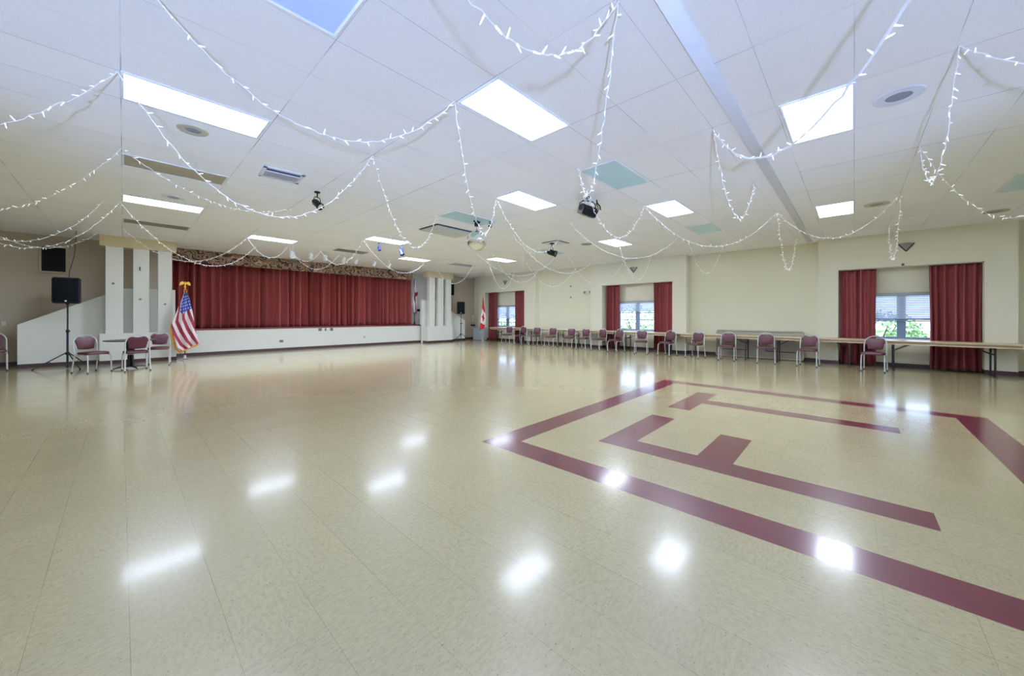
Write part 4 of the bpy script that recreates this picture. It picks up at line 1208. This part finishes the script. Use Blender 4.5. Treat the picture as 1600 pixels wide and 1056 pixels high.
for i, (x, z) in enumerate(Lf):
    dx, dz = ((-0.02, -0.08), (-0.05, -0.05), (-0.045, -0.05), (-0.01, -0.06), (0.01, -0.05), (0.01, -0.05), (0.01, -0.05))[i]
    q = (bm.verts.new((x, -0.05, z)), bm.verts.new((x + dx, -0.055, z + dz)))
    if prev: bm.faces.new((prev[0], prev[1], q[1], q[0]))
    prev = q
o = link_mesh('fringe', bm, M['fringe'], e); md = o.modifiers.new('t', 'SOLIDIFY'); md.thickness = 0.006
bm = bmesh.new(); tube(bm, [(0.0, -0.02, 2.21), (0.03, -0.03, 2.15), (0.025, -0.03, 2.05)], 0.014, 6); tube(bm, [(0.0, -0.02, 2.21), (-0.025, -0.03, 2.15), (-0.02, -0.03, 2.08)], 0.014, 6); link_mesh('tassel', bm, M['fringe'], e)

# furled flag on the stage, beyond the curtain end
e = empty('flag_on_pole', (10.62, 17.10, 0.905), 0, 'furled white and red flag on a pole on the stage, right of the curtain', 'flag')
flag_base(e, M['blackmetal'], 0.12)
bm = bmesh.new(); tube(bm, [(0, 0, 0.05), (0.0, 0, 2.45)], 0.013, 8); link_mesh('pole', bm, M['blackmetal'], e)
bm = bmesh.new()
draped(bm, [(-0.01, 2.35), (-0.05, 1.9), (-0.09, 1.6), (-0.20, 1.2), (-0.16, 0.9), (-0.10, 0.68)], [(0.05, 2.35), (0.07, 2.0), (0.17, 1.7), (0.14, 1.45), (0.12, 1.1), (0.08, 0.62)], 30, 60,
       lambda u, v_: 1 if ((0.36 < v_ < 0.52 and u > 0.35) or abs(u - v_ * 0.9) < 0.10) else 0, 2, 0.07)
o = link_mesh('cloth', bm, [M['flag_white'], M['flag_red']], e, smooth=True, angle=180); md = o.modifiers.new('t', 'SOLIDIFY'); md.thickness = 0.003

# red and white flag standing by the corner window
e = empty('flag_on_pole', (13.30, 14.62, 0), R(-52), 'red and white flag with a red leaf, on a pole before the corner window curtain', 'flag')
flag_base(e, M['chrome'], 0.16)
bm = bmesh.new(); tube(bm, [(0, 0, 0.05), (0.0, 0, 2.45)], 0.014, 8); link_mesh('pole', bm, M['gold'], e)
bm = bmesh.new()
def ca(u, v_):
    s = v_ - 0.12 * u
    if 0.34 < s < 0.76:
        du, dv = (u - 0.5) / 0.30, (s - 0.55) / 0.10
        if abs(du) + abs(dv) < 1 or (abs(du) < 0.35 and abs(dv) < 1.2): return 1
        return 0
    return 1
draped(bm, [(-0.01, 2.40), (-0.03, 2.1), (-0.06, 1.7), (-0.12, 1.3), (-0.14, 0.95), (-0.16, 0.62)], [(0.02, 2.40), (0.06, 2.0), (0.12, 1.6), (0.17, 1.3), (0.14, 1.0), (0.08, 0.70)], 34, 70, ca, 1.5, 0.05)
o = link_mesh('cloth', bm, [M['flag_white'], M['flag_bright']], e, smooth=True, angle=180); md = o.modifiers.new('t', 'SOLIDIFY'); md.thickness = 0.003
bm = bmesh.new(); lathe(bm, [(0, 0), (0.02, 0.01), (0.008, 0.05), (0.02, 0.07), (0, 0.14)], 10, 0, (0, 0, 2.44)); link_mesh('finial', bm, M['gold'], e)

# ------------------------------------------------------------------ small wall things
def sconce(y, z, w, label):
    e = empty('wall_sconce', (XP, y, z), 0, label, 'wall light', 'triangular wall sconces above the windows')
    bm = bmesh.new()
    A = [bm.verts.new(p) for p in ((0, -w, 0.11), (0, w, 0.11), (0, 0, -0.10), (-0.13, 0, 0.11))]
    bm.faces.new((A[0], A[3], A[2])); bm.faces.new((A[3], A[1], A[2])); bm.faces.new((A[0], A[1], A[3])); bm.faces.new((A[0], A[2], A[1]))
    bmesh.ops.recalc_face_normals(bm, faces=list(bm.faces))
    link_mesh('shade', bm, M['sconce'], e, smooth=False)
    bm = bmesh.new()
    for s in (-1, 1): tube(bm, [(-0.005, s * w, 0.10), (-0.005, 0, -0.105)], 0.012, 6)
    link_mesh('edge_trim', bm, M['black'], e)
sconce(-1.005, 3.21, 0.15, 'grey triangular wall sconce above the nearest window')
sconce(6.50, 3.25, 0.16, 'grey triangular wall sconce above the middle window')
sconce(13.75, 3.17, 0.15, 'grey triangular wall sconce above the far corner window')
e = empty('emergency_light', (XR, 8.80, 2.46), 0, 'white emergency light box with dark lamps on the recessed wall by the middle window', 'emergency light')
bm = bmesh.new(); box(bm, -0.08, 0, -0.14, 0.10, -0.075, 0.075, 0.01); link_mesh('case', bm, M['plate_white'], e)
for yy in (0.13, -0.16):
    bm = bmesh.new(); t_ = bmesh.new(); lathe(t_, [(0, -0.05), (0.05, -0.05), (0.06, 0.0), (0.06, 0.03), (0, 0.04)], 14); merge(bm, t_, 0, Matrix.Translation((-0.05, yy, 0.0)) @ Matrix.Rotation(R(-90), 4, 'Y')); link_mesh('lamp_head', bm, M['plate'], e)
for z, l in ((2.78, 'upper'), (2.26, 'lower')):
    bm = bmesh.new(); box(bm, XR - 0.03, XR, 9.69, 9.75, z - 0.04, z + 0.04, 0.006)
    tag(link_mesh('wall_bracket', bm, M['plate']), '%s of two small grey brackets on the bare recessed wall beside the emergency light' % l, 'bracket', 'small wall brackets')
bm = bmesh.new(); box(bm, XP - 0.02, XP, -0.97, -0.92, 2.73, 2.79, 0.006)
tag(link_mesh('cable_clip', bm, M['blue_plastic']), 'small dark blue clip on the wall above the nearest window', 'clip')

def outlet(x, z, w, h, m, label, y=YS):
    e = empty('outlet_plate', (x, y, z), 0, label, 'outlet', 'plates on the stage front')
    bm = bmesh.new(); box(bm, -w / 2, w / 2, -0.012, 0, -h / 2, h / 2, 0.003); link_mesh('plate', bm, m, e)
    bm = bmesh.new()
    for zz in (-h * 0.22, h * 0.22): box(bm, -w * 0.2, w * 0.2, -0.015, -0.011, zz - h * 0.09, zz + h * 0.09, 0.002)
    link_mesh('socket', bm, M['rubber'], e)
outlet(5.685, 0.785, 0.14, 0.12, M['plate'], 'wide grey plate under the stage edge, in the trio the one nearest the American flag')
outlet(5.905, 0.785, 0.07, 0.12, M['plate'], 'narrow grey plate, the middle one of three under the stage edge')
outlet(6.15, 0.785, 0.13, 0.12, M['plate'], 'wide grey plate under the stage edge, in the trio the farthest from the American flag')
outlet(4.258, 0.37, 0.14, 0.10, M['plate'], 'single low outlet plate on the stage front, below the curtain')
outlet(7.6, 0.40, 0.09, 0.09, M['plate_white'], 'pale low outlet plate on the stage front, towards the right pillars')
e = empty('wall_switch', (-2.26, YB, 1.15), 0, 'pair of pale switch plates on the wall at the left picture edge', 'switch')
bm = bmesh.new(); box(bm, -0.10, -0.01, -0.012, 0, -0.06, 0.06, 0.003); box(bm, 0.03, 0.10, -0.012, 0, -0.06, 0.06, 0.003); link_mesh('plate', bm, M['plate_white'], e)
# pillar hardware
for x, z, l in ((-0.20, 2.28, 'first'), (0.34, 1.85, 'middle'), (0.87, 1.72, 'last')):
    bm = bmesh.new(); lathe(bm, [(0, -0.0), (0.028, 0), (0.03, 0.006), (0, 0.01)], 14)
    o = link_mesh('wall_disc', bm, M['plate'], None, loc=(x, 15.35, z), rot=(R(90), 0, 0))
    tag(o, 'small grey disc on the %s upright of the left stage pillars' % {'first': 'outermost', 'middle': 'middle', 'last': 'curtain-side'}[l], 'disc', 'grey discs on the pillars')
bm = bmesh.new(); tube(bm, [(0.33, 15.34, 2.80), (0.33, 15.31, 2.78), (0.33, 15.31, 2.73), (0.335, 15.33, 2.70)], 0.01, 6)
tag(link_mesh('wall_hook', bm, M['rubber']), 'small dark hook high on the middle upright of the left stage pillars', 'hook')

# grey cabinet and hand rail in the corner
e = empty('low_cabinet', (13.88, 15.52, 0), 0, 'low grey-blue cabinet in the corner by the red and white flag', 'cabinet')
bm = bmesh.new(); box(bm, -0.2, 0.2, -0.36, 0.36, 0.02, 0.70, 0.012); link_mesh('body', bm, M['box_grey'], e)
bm = bmesh.new(); box(bm, -0.215, 0.215, -0.375, 0.375, 0.70, 0.725, 0.006); link_mesh('top', bm, M['box_grey'], e)
bm = bmesh.new(); box(bm, -0.212, -0.2, -0.33, -0.01, 0.06, 0.67, 0.004); box(bm, -0.212, -0.2, 0.01, 0.33, 0.06, 0.67, 0.004); link_mesh('door', bm, M['box_grey'], e)
bm = bmesh.new(); box(bm, 14.14, 14.40, YB - 0.10, YB, 0.78, 0.86, 0.01)
tag(link_mesh('wall_shelf', bm, M['blackmetal']), 'small black shelf on the back wall above the corner cabinet', 'shelf')
bm = bmesh.new(); box(bm, 14.20, 14.36, YB - 0.05, YB, 0.98, 1.42, 0.008)
tag(link_mesh('wall_panel_box', bm, M['plate_white']), 'narrow pale control box on the back wall in the corner', 'control box')
bm = bmesh.new(); box(bm, 10.80, 11.25, 17.38, 17.42, 1.62, 1.74, 0.01)
tag(link_mesh('stage_rail', bm, M['blackmetal']), 'dark horizontal rail on the wall behind the furled stage flag', 'rail')

# ------------------------------------------------------------------ outside the windows
bm = bmesh.new()
for a in ((15.2, 60, -60, 60), (XL - 60, 15.2, -60, YF - .4)):
    vv = [bm.verts.new(p) for p in ((a[0], a[2], -0.15), (a[1], a[2], -0.15), (a[1], a[3], -0.15), (a[0], a[3], -0.15))]; bm.faces.new(vv)
struct('ground_outside', bm, M['lawn'])
def shrub(x, y, r, h, seed, label):
    rnd = random.Random(seed)
    e = empty('shrub', (x, y, -0.15), 0, label, 'shrub', 'bushes outside the windows')
    bm = bmesh.new()
    for k in range(5):
        a = rnd.uniform(0, 2 * PI); tube(bm, [(0, 0, 0), (0.2 * r * math.cos(a), 0.2 * r * math.sin(a), h * 0.4), (0.5 * r * math.cos(a), 0.5 * r * math.sin(a), h * 0.8)], [0.04, 0.03, 0.012], 6)
    link_mesh('stem', bm, M['bark'], e)
    bm = bmesh.new()
    for k in range(1100):
        th, ph_ = rnd.uniform(0, 2 * PI), math.acos(rnd.uniform(-0.9, 1)); q = rnd.uniform(0.55, 1.0) ** 0.5
        c = Vector((r * q * math.sin(ph_) * math.cos(th), r * q * math.sin(ph_) * math.sin(th), h * 0.55 + h * 0.48 * q * math.cos(ph_)))
        s = rnd.uniform(0.05, 0.11); a1 = Vector((rnd.gauss(0, 1), rnd.gauss(0, 1), rnd.gauss(0, 1))).normalized(); b1 = a1.orthogonal().normalized()
        vs = [bm.verts.new(c + a1 * s), bm.verts.new(c + b1 * s * 0.45), bm.verts.new(c - a1 * s), bm.verts.new(c - b1 * s * 0.45)]; bm.faces.new(vs)
    link_mesh('foliage', bm, M['leaf'], e, smooth=False)
sh = [(18.3, -0.6, 1.2, 1.7, 'green bush outside the nearest window'), (21.5, -3.6, 1.4, 2.0, 'larger green bush farther outside the nearest window'),
      (19.4, 8.9, 1.5, 2.1, 'green bush outside the middle window, stage side'), (18.0, 6.0, 1.0, 1.6, 'small green bush outside the middle window, away from the stage'),
      (19.6, 19.5, 1.6, 1.9, 'green bush outside the far corner window')]
for k, (x, y, r, h, lab) in enumerate(sh): shrub(x, y, r, h, 60 + k, lab)

# ------------------------------------------------------------------ world, sun-less bright sky
w = bpy.data.worlds.new('World'); scene.world = w; w.use_nodes = True
nt = w.node_tree; bg = nt.nodes['Background']
bg.inputs['Color'].default_value = (0.62, 0.76, 1.0, 1); bg.inputs['Strength'].default_value = 5.0
# portals help the renderer find the openings
def portal(loc, rot, sx, sy):
    l = bpy.data.lights.new('portal', 'AREA'); l.shape = 'RECTANGLE'; l.size = sx; l.size_y = sy; l.cycles.is_portal = True
    o = bpy.data.objects.new('daylight_portal', l); COL.objects.link(o); o.location = loc; o.rotation_euler = rot
for a, b_ in dr_: portal(((a + b_) / 2, YF - 0.25, 1.35), (R(90), 0, 0), b_ - a, 2.7)
for y0, y1, z0, z1 in wins: portal((XB + 0.25, (y0 + y1) / 2, (z0 + z1) / 2), (R(90), 0, R(90)), y1 - y0, z1 - z0)

# the photographer's bounce flash, below and behind the camera: it throws the strings' shadows on the ceiling
l = bpy.data.lights.new('bounce_flash', 'SPOT'); l.spot_size = R(118); l.spot_blend = 0.25; l.shadow_soft_size = 0.06; l.energy = 2000; l.color = (0.38, 0.52, 1.0)
o = bpy.data.objects.new('bounce_flash', l); COL.objects.link(o); o.location = (-0.7, -0.85, 1.25)
o.rotation_euler = Vector((0.35, 0.36, 0.86)).to_track_quat('-Z', 'Y').to_euler()

# ------------------------------------------------------------------ camera
f_px, cy_px, yaw, hcam, roll = 569.5, 493.3, 0.8175, 1.385, 0.002
cam = bpy.data.cameras.new('Camera'); co = bpy.data.objects.new('Camera', cam); COL.objects.link(co)
cam.sensor_fit = 'HORIZONTAL'; cam.sensor_width = 36.0; cam.lens = f_px / 1600 * 36.0
cam.shift_x = 0; cam.shift_y = -(528 - cy_px) / 1600.0
cam.clip_start = 0.05; cam.clip_end = 200
Fv = Vector((math.sin(yaw), math.cos(yaw), 0)); R0 = Vector((math.cos(yaw), -math.sin(yaw), 0)); U0 = Vector((0, 0, 1))
Rv = R0 * math.cos(roll) + U0 * math.sin(roll); Uv = -R0 * math.sin(roll) + U0 * math.cos(roll)
mw = Matrix((Rv, Uv, -Fv)).transposed().to_4x4(); mw.translation = (0, 0, hcam)
co.matrix_world = mw
scene.camera = co

scene.view_settings.view_transform = 'Standard'
scene.view_settings.look = 'None'
scene.view_settings.exposure = 0.3
scene.view_settings.gamma = 1.0
scene.view_settings.use_curve_mapping = False
scene.cycles.max_bounces = 8
scene.cycles.diffuse_bounces = 5
scene.cycles.glossy_bounces = 4
scene.cycles.transparent_max_bounces = 8
scene.cycles.sample_clamp_indirect = 4.0
scene.cycles.sample_clamp_direct = 4.0
scene.cycles.use_denoising = True
